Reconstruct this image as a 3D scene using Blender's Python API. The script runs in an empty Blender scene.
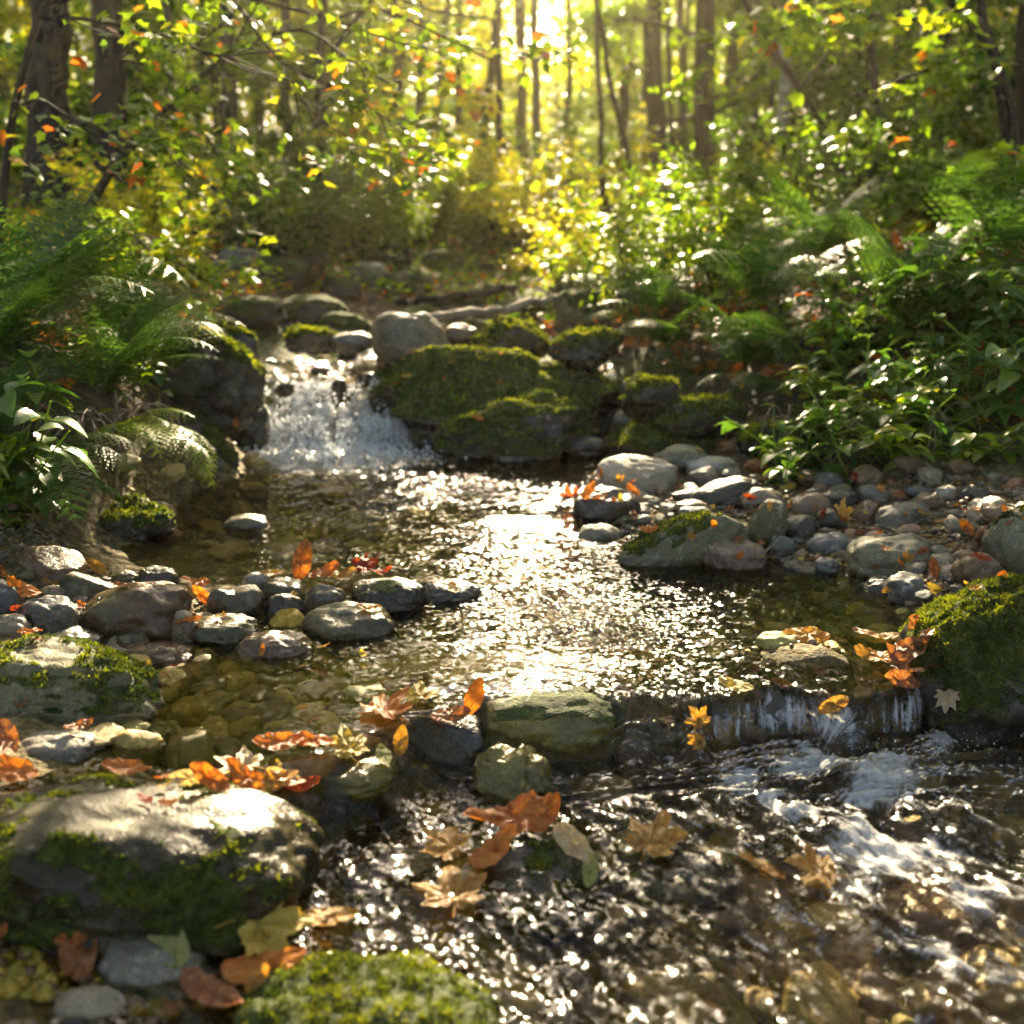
import bpy, bmesh, math, random
import numpy as np
from mathutils import Vector, Matrix, Euler

random.seed(7)
RNG = np.random.default_rng(11)
SC = bpy.context.scene
COL = SC.collection
TAU = math.tau

# ------------------------------------------------------------------ camera model
H, F, TH = 0.75, 1100.0, math.radians(14.4)
CT, ST = math.cos(TH), math.sin(TH)


def ray(px, py):
    a, b = (px - 512) / F, -(py - 512) / F
    return Vector((a, CT + b * ST, -ST + b * CT))


def P(px, py, z=0.0):
    """where the line of sight through a pixel of the photograph meets height z"""
    d = ray(px, py)
    t = (z - H) / d.z
    return Vector((d.x * t, d.y * t, z))


def PD(px, py, Y):
    """point at distance Y ahead"""
    d = ray(px, py)
    t = Y / d.y
    return Vector((d.x * t, Y, H + d.z * t))


def proj(x, y, z):
    z = z - H
    f = y * CT - z * ST
    u = y * ST + z * CT
    return 512 + F * x / f, 512 - F * u / f


# ------------------------------------------------------------------ noise
_perm = np.random.default_rng(3).permutation(256).astype(np.int64)
_perm = np.concatenate([_perm, _perm, _perm])
_grad = np.random.default_rng(5).normal(size=(256, 3))
_grad /= np.linalg.norm(_grad, axis=1)[:, None]


def perlin(p):
    p = np.asarray(p, dtype=np.float64)
    i = np.floor(p).astype(np.int64)
    f = p - i
    u = f * f * f * (f * (f * 6 - 15) + 10)
    i &= 255
    out = 0
    for dx in (0, 1):
        for dy in (0, 1):
            for dz in (0, 1):
                h = _perm[_perm[_perm[i[:, 0] + dx] + i[:, 1] + dy] + i[:, 2] + dz]
                g = _grad[h & 255]
                w = (u[:, 0] if dx else 1 - u[:, 0]) * (u[:, 1] if dy else 1 - u[:, 1]) * (u[:, 2] if dz else 1 - u[:, 2])
                out = out + w * ((f[:, 0] - dx) * g[:, 0] + (f[:, 1] - dy) * g[:, 1] + (f[:, 2] - dz) * g[:, 2])
    return out * 1.6


def fbm(p, octaves=4, gain=0.5):
    s, a, k = 0, 1.0, 1.0
    for o in range(octaves):
        s = s + a * perlin(p * k + o * 17.3)
        a *= gain
        k *= 2.03
    return s


def sstep(a, b, x):
    t = np.clip((x - a) / (b - a), 0, 1)
    return t * t * (3 - 2 * t)


# ------------------------------------------------------------------ mesh helpers
def mesh_np(name, V, Fc, mat=None, smooth=True, attrs=None, uv=None, mats=None, mat_idx=None):
    """V (n,3); Fc (m,k) one polygon size"""
    V = np.asarray(V, dtype=np.float32)
    Fc = np.asarray(Fc, dtype=np.int32)
    me = bpy.data.meshes.new(name)
    me.vertices.add(len(V))
    me.vertices.foreach_set('co', V.ravel())
    m, k = Fc.shape
    me.loops.add(m * k)
    me.loops.foreach_set('vertex_index', Fc.ravel())
    me.polygons.add(m)
    me.polygons.foreach_set('loop_start', np.arange(0, m * k, k, dtype=np.int32))
    me.polygons.foreach_set('loop_total', np.full(m, k, dtype=np.int32))
    me.update(calc_edges=True)
    if smooth:
        me.polygons.foreach_set('use_smooth', np.ones(m, dtype=bool))
    for an, av in (attrs or {}).items():
        at = me.attributes.new(an, 'FLOAT', 'POINT')
        at.data.foreach_set('value', np.asarray(av, dtype=np.float32))
    if uv is not None:
        l = me.uv_layers.new(name='flow')
        l.data.foreach_set('uv', np.asarray(uv, dtype=np.float32)[Fc.ravel()].ravel())
    if mat:
        me.materials.append(mat)
    me.validate()
    return me


def tag(o, label=None, cat=None, group=None, kind=None):
    if label:
        n = len(label.split())
        assert 4 <= n <= 16, (n, label)
        o['label'] = label
    if cat:
        o['category'] = cat
    if group:
        o['group'] = group
    if kind:
        o['kind'] = kind
    return o


def obj(name, me, parent=None, loc=None, rot=None, scale=None):
    o = bpy.data.objects.new(name, me)
    COL.objects.link(o)
    if loc is not None:
        o.location = loc
    if rot is not None:
        o.rotation_euler = rot
    if scale is not None:
        o.scale = scale if hasattr(scale, '__len__') else (scale,) * 3
    if parent:
        o.parent = parent
    return o


def empty(name, loc, rot=(0, 0, 0)):
    o = bpy.data.objects.new(name, None)
    o.empty_display_size = 0.1
    COL.objects.link(o)
    o.location = loc
    o.rotation_euler = rot
    return o


def tube(pts, radii, sides=7):
    pts = [Vector(p) for p in pts]
    V, Fc = [], []
    up = Vector((0.13, 0.21, 1)).normalized()
    for i, p in enumerate(pts):
        a = pts[max(i - 1, 0)]
        b = pts[min(i + 1, len(pts) - 1)]
        t = (b - a).normalized()
        s = t.cross(up)
        if s.length < 0.15:
            s = t.cross(Vector((1, 0.2, 0)))
        s.normalize()
        w = s.cross(t)
        for k in range(sides):
            an = TAU * k / sides
            V.append(p + (s * math.cos(an) + w * math.sin(an)) * radii[i])
    n = len(pts)
    for i in range(n - 1):
        for k in range(sides):
            k2 = (k + 1) % sides
            Fc.append((i * sides + k, i * sides + k2, (i + 1) * sides + k2, (i + 1) * sides + k))
    return np.array([tuple(v) for v in V]), np.array(Fc)


def join(parts):
    Vs, Fs, n = [], [], 0
    for V, Fc in parts:
        Vs.append(V)
        Fs.append(Fc + n)
        n += len(V)
    return np.concatenate(Vs), np.concatenate(Fs)


def smooth_path(pts, n=6, jitter=0.0, rnd=random):
    pts = [Vector(p) for p in pts]
    out = []
    ext = [pts[0] * 2 - pts[1]] + pts + [pts[-1] * 2 - pts[-2]]
    for i in range(1, len(ext) - 2):
        p0, p1, p2, p3 = ext[i - 1:i + 3]
        for k in range(n):
            t = k / n
            out.append(0.5 * ((2 * p1) + (p2 - p0) * t + (2 * p0 - 5 * p1 + 4 * p2 - p3) * t * t + (3 * p1 - p0 - 3 * p2 + p3) * t ** 3))
    out.append(pts[-1])
    if jitter:
        for p in out[1:]:
            p += Vector((rnd.gauss(0, jitter), rnd.gauss(0, jitter), rnd.gauss(0, jitter)))
    return out


# ------------------------------------------------------------------ materials
class NT:
    def __init__(s, name):
        s.m = bpy.data.materials.new(name)
        s.m.use_nodes = True
        s.t = s.m.node_tree
        s.t.nodes.clear()
        s.out = s.n('ShaderNodeOutputMaterial')

    def n(s, typ, **kw):
        nd = s.t.nodes.new(typ)
        for k, v in kw.items():
            if k.startswith('i_'):
                k = k[2:].replace('_', ' ')
                nd.inputs[k].default_value = v
            else:
                setattr(nd, k, v)
        return nd

    def l(s, a, b):
        s.t.links.new(a, b)

    def coords(s, kind='Object'):
        return s.n('ShaderNodeTexCoord').outputs[kind]

    def noise(s, vec, scale, detail=4, rough=0.55, dist=0.0):
        nd = s.n('ShaderNodeTexNoise')
        nd.inputs['Scale'].default_value = scale
        nd.inputs['Detail'].default_value = detail
        nd.inputs['Roughness'].default_value = rough
        nd.inputs['Distortion'].default_value = dist
        s.l(vec, nd.inputs['Vector'])
        return nd.outputs['Fac']

    def attr(s, name, typ='GEOMETRY'):
        nd = s.n('ShaderNodeAttribute', attribute_name=name, attribute_type=typ)
        return nd.outputs['Fac']

    def ramp(s, fac, stops, interp='LINEAR'):
        nd = s.n('ShaderNodeValToRGB')
        cr = nd.color_ramp
        cr.interpolation = interp
        while len(cr.elements) < len(stops):
            cr.elements.new(0.5)
        for e, (p, c) in zip(cr.elements, stops):
            e.position = p
            e.color = (c, c, c, 1) if not hasattr(c, '__len__') else (*c, 1)
        s.l(fac, nd.inputs['Fac'])
        return nd.outputs['Color']

    def mix(s, fac, a, b, mode='MIX'):
        nd = s.n('ShaderNodeMix', data_type='RGBA', blend_type=mode)
        for sock, v in ((nd.inputs[0], fac), (nd.inputs[6], a), (nd.inputs[7], b)):
            if hasattr(v, 'is_linked') or isinstance(v, bpy.types.NodeSocket):
                s.l(v, sock)
            elif hasattr(v, '__len__'):
                sock.default_value = (*v, 1)
            else:
                sock.default_value = v
        return nd.outputs[2]

    def math(s, op, a, b=None, c=None, clamp=False):
        nd = s.n('ShaderNodeMath', operation=op, use_clamp=clamp)
        for i, v in enumerate((a, b, c)):
            if v is None:
                continue
            if isinstance(v, bpy.types.NodeSocket):
                s.l(v, nd.inputs[i])
            else:
                nd.inputs[i].default_value = v
        return nd.outputs[0]

    def maprange(s, v, a, b, c=0.0, d=1.0, smooth=True):
        nd = s.n('ShaderNodeMapRange', interpolation_type='SMOOTHSTEP' if smooth else 'LINEAR')
        s.l(v, nd.inputs[0])
        for i, x in zip((1, 2, 3, 4), (a, b, c, d)):
            if isinstance(x, bpy.types.NodeSocket):
                s.l(x, nd.inputs[i])
            else:
                nd.inputs[i].default_value = x
        return nd.outputs[0]

    def bump(s, h, strength, dist, normal=None):
        nd = s.n('ShaderNodeBump')
        if isinstance(strength, bpy.types.NodeSocket):
            s.l(strength, nd.inputs['Strength'])
        else:
            nd.inputs['Strength'].default_value = strength
        nd.inputs['Distance'].default_value = dist
        s.l(h, nd.inputs['Height'])
        if normal is not None:
            s.l(normal, nd.inputs['Normal'])
        return nd.outputs[0]


def rock_mat(name, c1, c2, c3, speck=0.5, wetline=None, rough=0.6, gloss=0.5):
    """mottled stone; 'moss' vertex attribute says where moss grows; stone is wet up to just above the water"""
    t = NT(name)
    co = t.coords()
    rnd = t.n('ShaderNodeObjectInfo').outputs['Random']
    off = t.n('ShaderNodeVectorMath', operation='ADD')
    t.l(co, off.inputs[0])
    sc = t.n('ShaderNodeVectorMath', operation='SCALE')
    cmb = t.n('ShaderNodeCombineXYZ')
    t.l(rnd, cmb.inputs[0]); t.l(rnd, cmb.inputs[2])
    t.l(cmb.outputs[0], sc.inputs[0]); sc.inputs['Scale'].default_value = 37.0
    t.l(sc.outputs[0], off.inputs[1])
    v = off.outputs[0]
    n1 = t.noise(v, 9, 6, 0.62, 0.4)
    n2 = t.noise(v, 38, 5, 0.65)
    n3 = t.noise(v, 240, 3, 0.6)
    base = t.ramp(n1, [(0.3, c1), (0.5, c2), (0.72, c3)])
    base = t.mix(t.maprange(n2, 0.56, 0.7), base, tuple(min(1, x * 1.5 + 0.03) for x in c3))
    base = t.mix(t.maprange(n3, 0.35, 0.65, -0.0, speck), base, tuple(x * 0.35 for x in c1))
    vor = t.n('ShaderNodeTexVoronoi', feature='DISTANCE_TO_EDGE')
    vor.inputs['Scale'].default_value = 5.0
    dis = t.n('ShaderNodeVectorMath', operation='ADD')
    nc = t.n('ShaderNodeTexNoise'); nc.inputs['Scale'].default_value = 6
    t.l(v, nc.inputs['Vector']); t.l(nc.outputs['Color'], dis.inputs[0]); t.l(v, dis.inputs[1])
    t.l(dis.outputs[0], vor.inputs['Vector'])
    crack = t.math('MULTIPLY', t.maprange(vor.outputs['Distance'], 0.0, 0.01, 0.4, 0.0), t.maprange(n1, 0.5, 0.62))
    base = t.mix(crack, base, tuple(x * 0.3 for x in c1))
    hv = t.n('ShaderNodeHueSaturation')
    t.l(t.maprange(rnd, 0, 1, 0.8, 1.2, False), hv.inputs['Value'])
    t.l(t.maprange(rnd, 0, 1, 1.15, 0.8, False), hv.inputs['Saturation'])
    t.l(base, hv.inputs['Color'])
    base = hv.outputs[0]
    # wet band
    pos = t.n('ShaderNodeNewGeometry').outputs['Position']
    sep = t.n('ShaderNodeSeparateXYZ'); t.l(pos, sep.inputs[0])
    wl = t.attr('wet')
    wn = t.math('ADD', wl, t.math('MULTIPLY', t.math('SUBTRACT', n1, 0.42), 0.9))
    wet = t.maprange(wn, 0.35, 0.65)
    base = t.mix(t.math('MULTIPLY', wet, 0.72), base, t.mix(1.0, base, (0.42, 0.36, 0.28), 'MULTIPLY'))
    # moss
    mo = t.attr('moss')
    mf = t.math('ADD', mo, t.math('MULTIPLY', t.math('SUBTRACT', t.noise(v, 30, 5, 0.7), 0.5), 1.1))
    mf = t.maprange(mf, 0.45, 0.6)
    mcol = t.ramp(t.noise(v, 55, 4, 0.7), [(0.3, (0.014, 0.024, 0.005)), (0.5, (0.048, 0.07, 0.011)), (0.72, (0.14, 0.165, 0.02))])
    col = t.mix(mf, base, mcol)
    # algae film (thin, patchy olive)
    al = t.maprange(t.noise(v, 14, 4), 0.5, 0.75, 0.0, 0.55)
    col = t.mix(t.math('MULTIPLY', al, t.math('SUBTRACT', 1.0, mf)), col, (0.10, 0.10, 0.035))
    bs = t.n('ShaderNodeBsdfPrincipled')
    t.l(col, bs.inputs['Base Color'])
    r = t.math('SUBTRACT', rough, t.math('MULTIPLY', wet, rough - 0.27))
    r = t.math('ADD', r, t.math('MULTIPLY', mf, 0.5), clamp=True)
    r = t.math('ADD', r, t.math('MULTIPLY', t.math('SUBTRACT', n2, 0.5), 0.25), clamp=True)
    t.l(r, bs.inputs['Roughness'])
    bs.inputs['Specular IOR Level'].default_value = gloss
    hh = t.math('ADD', t.math('MULTIPLY', n2, 0.7), t.math('MULTIPLY', n3, 0.25))
    hh = t.math('ADD', hh, t.math('MULTIPLY', mf, t.math('MULTIPLY', t.noise(v, 120, 4, 0.7), 2.2)))
    hh = t.math('SUBTRACT', hh, t.math('MULTIPLY', crack, 0.8))
    t.l(t.bump(hh, 0.85, 0.006), bs.inputs['Normal'])
    t.l(bs.outputs[0], t.out.inputs[0])
    return t.m


ROCK = {
    'grey': rock_mat('grey_stone', (0.08, 0.068, 0.048), (0.165, 0.145, 0.108), (0.31, 0.275, 0.21)),
    'slate': rock_mat('slate_stone', (0.05, 0.047, 0.041), (0.10, 0.095, 0.085), (0.19, 0.18, 0.16), 0.3, rough=0.5),
    'dark': rock_mat('dark_stone', (0.032, 0.027, 0.02), (0.068, 0.058, 0.042), (0.135, 0.118, 0.085), rough=0.45),
    'brown': rock_mat('brown_stone', (0.10, 0.055, 0.026), (0.18, 0.105, 0.052), (0.27, 0.18, 0.10), 0.4, rough=0.42),
    'olive': rock_mat('olive_stone', (0.09, 0.085, 0.04), (0.16, 0.145, 0.075), (0.26, 0.24, 0.13)),
    'tan': rock_mat('tan_stone', (0.19, 0.15, 0.095), (0.31, 0.25, 0.165), (0.43, 0.37, 0.27), 0.35),
    'pale': rock_mat('pale_stone', (0.28, 0.265, 0.23), (0.40, 0.38, 0.34), (0.52, 0.5, 0.45), 0.4),
    'rust': rock_mat('rust_stone', (0.20, 0.07, 0.03), (0.30, 0.13, 0.06), (0.38, 0.2, 0.11), 0.3),
    'ochre': rock_mat('ochre_stone', (0.22, 0.14, 0.03), (0.42, 0.28, 0.06), (0.6, 0.42, 0.12), 0.3),
    'wetbrown': rock_mat('wet_brown_stone', (0.03, 0.026, 0.015), (0.065, 0.056, 0.032), (0.13, 0.115, 0.07), 0.5, rough=.55, gloss=.25),
    'algae': rock_mat('algae_stone', (0.14, 0.125, 0.028), (0.27, 0.235, 0.05), (0.42, 0.36, 0.08), 0.3),
}


def leaf_mat(name, c1, c2, c3, transl=0.55, rough=0.4, spots=0.0):
    """leaf: diffuse + translucent + thin gloss, colour varies leaf to leaf by attribute 'rnd'"""
    t = NT(name)
    rnd = t.attr('rnd')
    col = t.ramp(rnd, [(0.0, c1), (0.5, c2), (1.0, c3)])
    co = t.coords()
    if spots:
        n = t.noise(co, 55, 5, 0.7)
        col = t.mix(t.maprange(n, 0.5, 0.72, 0, spots), col, tuple(x * 0.3 for x in c1))
        n = t.noise(co, 14, 3, 0.6)
        col = t.mix(t.maprange(n, 0.4, 0.7, 0, 0.7), col, c3)
        ve = t.maprange(t.attr('vein'), 0.55, 0.95)
        col = t.mix(t.math('MULTIPLY', ve, 0.55), col, tuple(x * 0.45 for x in c1))
    d = t.n('ShaderNodeBsdfPrincipled')
    t.l(col, d.inputs['Base Color'])
    d.inputs['Roughness'].default_value = rough
    d.inputs['Specular IOR Level'].default_value = 0.5
    if spots:
        t.l(t.bump(t.math('SUBTRACT', t.noise(co, 60, 4, 0.6), t.math('MULTIPLY', t.attr('vein'), 0.9)), 0.6, 0.003), d.inputs['Normal'])
    tr = t.n('ShaderNodeBsdfTranslucent')
    tc = t.mix(1.0, col, (2.0, 1.9, 0.9), 'MULTIPLY')
    t.l(tc, tr.inputs['Color'])
    mx = t.n('ShaderNodeMixShader')
    mx.inputs[0].default_value = transl
    t.l(d.outputs[0], mx.inputs[1]); t.l(tr.outputs[0], mx.inputs[2])
    t.l(mx.outputs[0], t.out.inputs[0])
    return t.m


LEAF = {
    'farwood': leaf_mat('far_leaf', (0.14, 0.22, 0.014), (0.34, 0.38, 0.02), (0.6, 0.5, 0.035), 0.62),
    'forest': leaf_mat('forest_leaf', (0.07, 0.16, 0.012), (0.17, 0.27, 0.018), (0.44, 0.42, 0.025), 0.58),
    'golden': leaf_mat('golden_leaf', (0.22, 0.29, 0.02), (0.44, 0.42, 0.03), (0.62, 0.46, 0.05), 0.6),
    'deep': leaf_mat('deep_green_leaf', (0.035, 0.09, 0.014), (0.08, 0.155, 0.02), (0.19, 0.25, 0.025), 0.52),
    'fern': leaf_mat('fern_leaf', (0.03, 0.085, 0.018), (0.055, 0.13, 0.025), (0.12, 0.2, 0.03), 0.42, 0.35),
    'fernlime': leaf_mat('lime_fern_leaf', (0.14, 0.22, 0.018), (0.22, 0.3, 0.025), (0.3, 0.34, 0.03), 0.5, 0.35),
    'herb': leaf_mat('herb_leaf', (0.035, 0.10, 0.018), (0.07, 0.16, 0.025), (0.17, 0.25, 0.03), 0.42, 0.32),
    'moss': leaf_mat('moss_tuft', (0.02, 0.036, 0.006), (0.075, 0.10, 0.012), (0.25, 0.27, 0.022), 0.38, 0.8),
    'sapling': leaf_mat('sapling_leaf', (0.06, 0.13, 0.012), (0.14, 0.22, 0.018), (0.40, 0.36, 0.03), 0.5),
    'rustleaf': leaf_mat('rust_foliage', (0.3, 0.07, 0.015), (0.5, 0.15, 0.02), (0.6, 0.28, 0.03), 0.5),
    'orange': leaf_mat('orange_leaf', (0.36, 0.075, 0.012), (0.52, 0.14, 0.018), (0.66, 0.27, 0.05), 0.32, 0.28, 0.65),
    'yellow': leaf_mat('yellow_leaf', (0.45, 0.28, 0.03), (0.6, 0.4, 0.05), (0.66, 0.5, 0.13), 0.35, 0.28, 0.6),
    'amber': leaf_mat('amber_leaf', (0.36, 0.14, 0.02), (0.48, 0.23, 0.035), (0.6, 0.38, 0.1), 0.32, 0.26, 0.7),
    'brownleaf': leaf_mat('brown_leaf', (0.20, 0.055, 0.018), (0.3, 0.10, 0.03), (0.42, 0.2, 0.08), 0.3, 0.35, 0.6),
    'redleaf': leaf_mat('dark_red_leaf', (0.22, 0.02, 0.008), (0.36, 0.045, 0.012), (0.5, 0.10, 0.02), 0.42, 0.35, 0.4),
    'paleleaf': leaf_mat('pale_leaf', (0.5, 0.34, 0.17), (0.6, 0.44, 0.26), (0.68, 0.54, 0.36), 0.35, 0.35, 0.4),
    'greenleaf': leaf_mat('fading_green_leaf', (0.2, 0.2, 0.05), (0.34, 0.33, 0.09), (0.5, 0.46, 0.2), 0.38, 0.35, 0.5),
}


def bark_mat(name, c1, c2, moss=0.3, scale=14, pale=False):
    t = NT(name)
    co = t.coords()
    mp = t.n('ShaderNodeMapping'); mp.inputs['Scale'].default_value = (1, 1, 0.22 if not pale else 3.5)
    t.l(co, mp.inputs[0])
    n = t.noise(mp.outputs[0], scale, 6, 0.65, 0.5)
    col = t.ramp(n, [(0.35, c1), (0.62, c2)])
    m = t.maprange(t.noise(co, 3.5, 4), 0.5, 0.7, 0, moss)
    col = t.mix(m, col, (0.07, 0.085, 0.02))
    b = t.n('ShaderNodeBsdfPrincipled')
    t.l(col, b.inputs['Base Color'])
    b.inputs['Roughness'].default_value = 0.85
    t.l(t.bump(n, 0.9, 0.02), b.inputs['Normal'])
    t.l(b.outputs[0], t.out.inputs[0])
    return t.m


BARK = {
    'dark': bark_mat('dark_bark', (0.013, 0.009, 0.006), (0.048, 0.036, 0.024)),
    'grey': bark_mat('grey_bark', (0.045, 0.038, 0.03), (0.13, 0.115, 0.09)),
    'birch': bark_mat('birch_bark', (0.10, 0.09, 0.075), (0.62, 0.58, 0.50), 0.1, 5, True),
    'log': bark_mat('weathered_log', (0.11, 0.085, 0.06), (0.30, 0.25, 0.19), 0.25),
    'twig': bark_mat('dry_twig', (0.16, 0.11, 0.07), (0.38, 0.29, 0.2), 0.05, 40),
}


def soil_mat():
    t = NT('forest_floor')
    co = t.coords()
    n = t.noise(co, 2.2, 6, 0.6)
    n2 = t.noise(co, 26, 5, 0.7)
    vor = t.n('ShaderNodeTexVoronoi'); vor.inputs['Scale'].default_value = 19
    t.l(co, vor.inputs['Vector'])
    litter = t.ramp(t.n('ShaderNodeSeparateColor').outputs[0], [(0, (0.05, 0.03, 0.02)), (1, (0.1, 0.05, 0.02))])
    sep = t.n('ShaderNodeSeparateColor'); t.l(vor.outputs['Color'], sep.inputs[0])
    litter = t.ramp(sep.outputs[0], [(0, (0.04, 0.025, 0.014)), (0.45, (0.09, 0.05, 0.022)), (0.8, (0.17, 0.09, 0.03)), (1, (0.30, 0.17, 0.05))])
    soil = t.ramp(n2, [(0.3, (0.018, 0.014, 0.009)), (0.6, (0.06, 0.045, 0.028))])
    col = t.mix(t.maprange(n, 0.42, 0.62), soil, litter)
    col = t.mix(t.maprange(t.noise(co, 1.3, 5, 0.6), 0.5, 0.62), col, t.ramp(n2, [(0.3, (0.02, 0.032, 0.006)), (0.65, (0.09, 0.11, 0.015))]))
    # stream bed: sand and fine gravel, ochre with algae
    v2 = t.n('ShaderNodeTexVoronoi'); v2.inputs['Scale'].default_value = 70
    t.l(co, v2.inputs['Vector'])
    s2 = t.n('ShaderNodeSeparateColor'); t.l(v2.outputs['Color'], s2.inputs[0])
    bed = t.ramp(s2.outputs[0], [(0, (0.05, 0.035, 0.012)), (0.4, (0.13, 0.09, 0.025)), (0.75, (0.24, 0.16, 0.05)), (1, (0.32, 0.25, 0.12))])
    bed = t.mix(t.maprange(n2, 0.3, 0.7, 0, 0.6), bed, (0.05, 0.045, 0.014))
    col = t.mix(t.attr('bed'), col, bed)
    b = t.n('ShaderNodeBsdfPrincipled')
    t.l(col, b.inputs['Base Color'])
    b.inputs['Roughness'].default_value = 0.85
    h = t.math('ADD', n2, t.math('MULTIPLY', vor.outputs['Distance'], 0.6))
    t.l(t.bump(h, 0.9, 0.03), b.inputs['Normal'])
    t.l(b.outputs[0], t.out.inputs[0])
    return t.m


def water_mat():
    t = NT('stream_water')
    uvn = t.n('ShaderNodeUVMap', uv_map='flow').outputs[0]
    co = t.coords()
    turb = t.attr('turb')
    foam = t.attr('foam')
    mp = t.n('ShaderNodeMapping'); mp.inputs['Scale'].default_value = (1, 1, 1)
    t.l(uvn, mp.inputs[0])
    a = t.noise(co, 26, 3, 0.5, 0.3)
    b = t.noise(co, 75, 3, 0.55, 0.5)
    mps = t.n('ShaderNodeMapping'); mps.inputs['Scale'].default_value = (5, 34, 1)
    t.l(uvn, mps.inputs[0])
    c = t.noise(mps.outputs[0], 1.6, 4, 0.6, 1.2)
    def slopes(vec, scale, k, detail=2.0):
        nz = t.n('ShaderNodeTexNoise')
        nz.inputs['Scale'].default_value = scale
        nz.inputs['Detail'].default_value = detail
        nz.inputs['Roughness'].default_value = 0.5
        t.l(vec, nz.inputs['Vector'])
        sb = t.n('ShaderNodeVectorMath', operation='SUBTRACT')
        t.l(nz.outputs['Color'], sb.inputs[0]); sb.inputs[1].default_value = (.5, .5, .5)
        ml = t.n('ShaderNodeVectorMath', operation='MULTIPLY')
        t.l(sb.outputs[0], ml.inputs[0]); ml.inputs[1].default_value = (k, k, 0)
        return ml.outputs[0]
    s1 = slopes(co, 22, 1.1)
    s2 = slopes(co, 85, 1.9, 1.0)
    rapid = t.attr('rapid')
    mp3 = t.n('ShaderNodeMapping'); mp3.inputs['Scale'].default_value = (14, 46, 1)
    t.l(uvn, mp3.inputs[0])
    s3 = slopes(mp3.outputs[0], 1.0, 2.6, 2.0)
    q2 = t.n('ShaderNodeVectorMath', operation='SCALE'); t.l(s2, q2.inputs[0]); t.l(t.math('SUBTRACT', 1.0, t.math('MULTIPLY', rapid, .75)), q2.inputs['Scale'])
    q3 = t.n('ShaderNodeVectorMath', operation='SCALE'); t.l(s3, q3.inputs[0]); t.l(rapid, q3.inputs['Scale'])
    q4 = t.n('ShaderNodeVectorMath', operation='ADD'); t.l(q2.outputs[0], q4.inputs[0]); t.l(q3.outputs[0], q4.inputs[1])
    s2 = q4.outputs[0]
    ad = t.n('ShaderNodeVectorMath', operation='ADD'); t.l(s1, ad.inputs[0]); t.l(s2, ad.inputs[1])
    scl = t.n('ShaderNodeVectorMath', operation='SCALE'); t.l(ad.outputs[0], scl.inputs[0]); t.l(turb, scl.inputs['Scale'])
    an = t.n('ShaderNodeVectorMath', operation='ADD'); t.l(scl.outputs[0], an.inputs[0]); t.l(t.n('ShaderNodeNewGeometry').outputs['Normal'], an.inputs[1])
    nrm = t.n('ShaderNodeVectorMath', operation='NORMALIZE'); t.l(an.outputs[0], nrm.inputs[0])
    n2 = nrm.outputs[0]
    n3 = t.bump(c, t.math('MULTIPLY', t.math('SUBTRACT', turb, 0.62, clamp=True), 1.5, clamp=True), 0.02, n2)
    fr = t.n('ShaderNodeFresnel'); fr.inputs['IOR'].default_value = 1.33
    t.l(n3, fr.inputs['Normal'])
    gl = t.n('ShaderNodeBsdfGlossy'); gl.inputs['Roughness'].default_value = 0.055
    t.l(n3, gl.inputs['Normal'])
    tr = t.n('ShaderNodeBsdfTransparent'); tr.inputs['Color'].default_value = (0.98, 0.94, 0.80, 1)
    rf = t.n('ShaderNodeBsdfRefraction'); rf.inputs['IOR'].default_value = 1.33
    rf.inputs['Color'].default_value = (0.93, 0.86, 0.66, 1); rf.inputs['Roughness'].default_value = 0.02
    t.l(n3, rf.inputs['Normal'])
    m1 = t.n('ShaderNodeMixShader'); m1.inputs[0].default_value = 0.18
    t.l(tr.outputs[0], m1.inputs[1]); t.l(rf.outputs[0], m1.inputs[2])
    m2 = t.n('ShaderNodeMixShader')
    t.l(fr.outputs[0], m2.inputs[0]); t.l(m1.outputs[0], m2.inputs[1]); t.l(gl.outputs[0], m2.inputs[2])
    # foam: aerated white water in streaks and clots, plus painted sky sheen on rapids
    mpf = t.n('ShaderNodeMapping'); mpf.inputs['Scale'].default_value = (9, 85, 1)
    t.l(uvn, mpf.inputs[0])
    st = t.noise(mpf.outputs[0], 1.0, 5, 0.65, 0.8)
    st = t.math('ADD', t.math('MULTIPLY', st, 0.7), t.math('MULTIPLY', t.noise(mps.outputs[0], 1.0, 3, 0.6, 1.0), 0.3))
    cl = t.noise(co, 90, 5, 0.75)
    nn = t.math('ADD', t.math('MULTIPLY', st, 0.75), t.math('MULTIPLY', cl, 0.4))
    ff = t.math('ADD', foam, t.math('MULTIPLY', t.math('SUBTRACT', nn, 0.58), 2.6))
    ff = t.math('MULTIPLY', t.maprange(ff, 0.5, 1.15), t.maprange(foam, 0.02, 0.25))
    df = t.n('ShaderNodeBsdfPrincipled')
    df.inputs['Base Color'].default_value = (0.86, 0.87, 0.89, 1)
    df.inputs['Roughness'].default_value = 0.2
    t.l(n3, df.inputs['Normal'])
    tl = t.n('ShaderNodeBsdfTranslucent'); tl.inputs['Color'].default_value = (0.85, 0.87, 0.9, 1)
    m3 = t.n('ShaderNodeMixShader'); m3.inputs[0].default_value = 0.45
    t.l(df.outputs[0], m3.inputs[1]); t.l(tl.outputs[0], m3.inputs[2])
    m4 = t.n('ShaderNodeMixShader')
    t.l(t.math('MULTIPLY', ff, 0.85), m4.inputs[0]); t.l(m2.outputs[0], m4.inputs[1]); t.l(m3.outputs[0], m4.inputs[2])
    t.l(m4.outputs[0], t.out.inputs[0])
    return t.m


M_SOIL = soil_mat()
M_WATER = water_mat()

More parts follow.
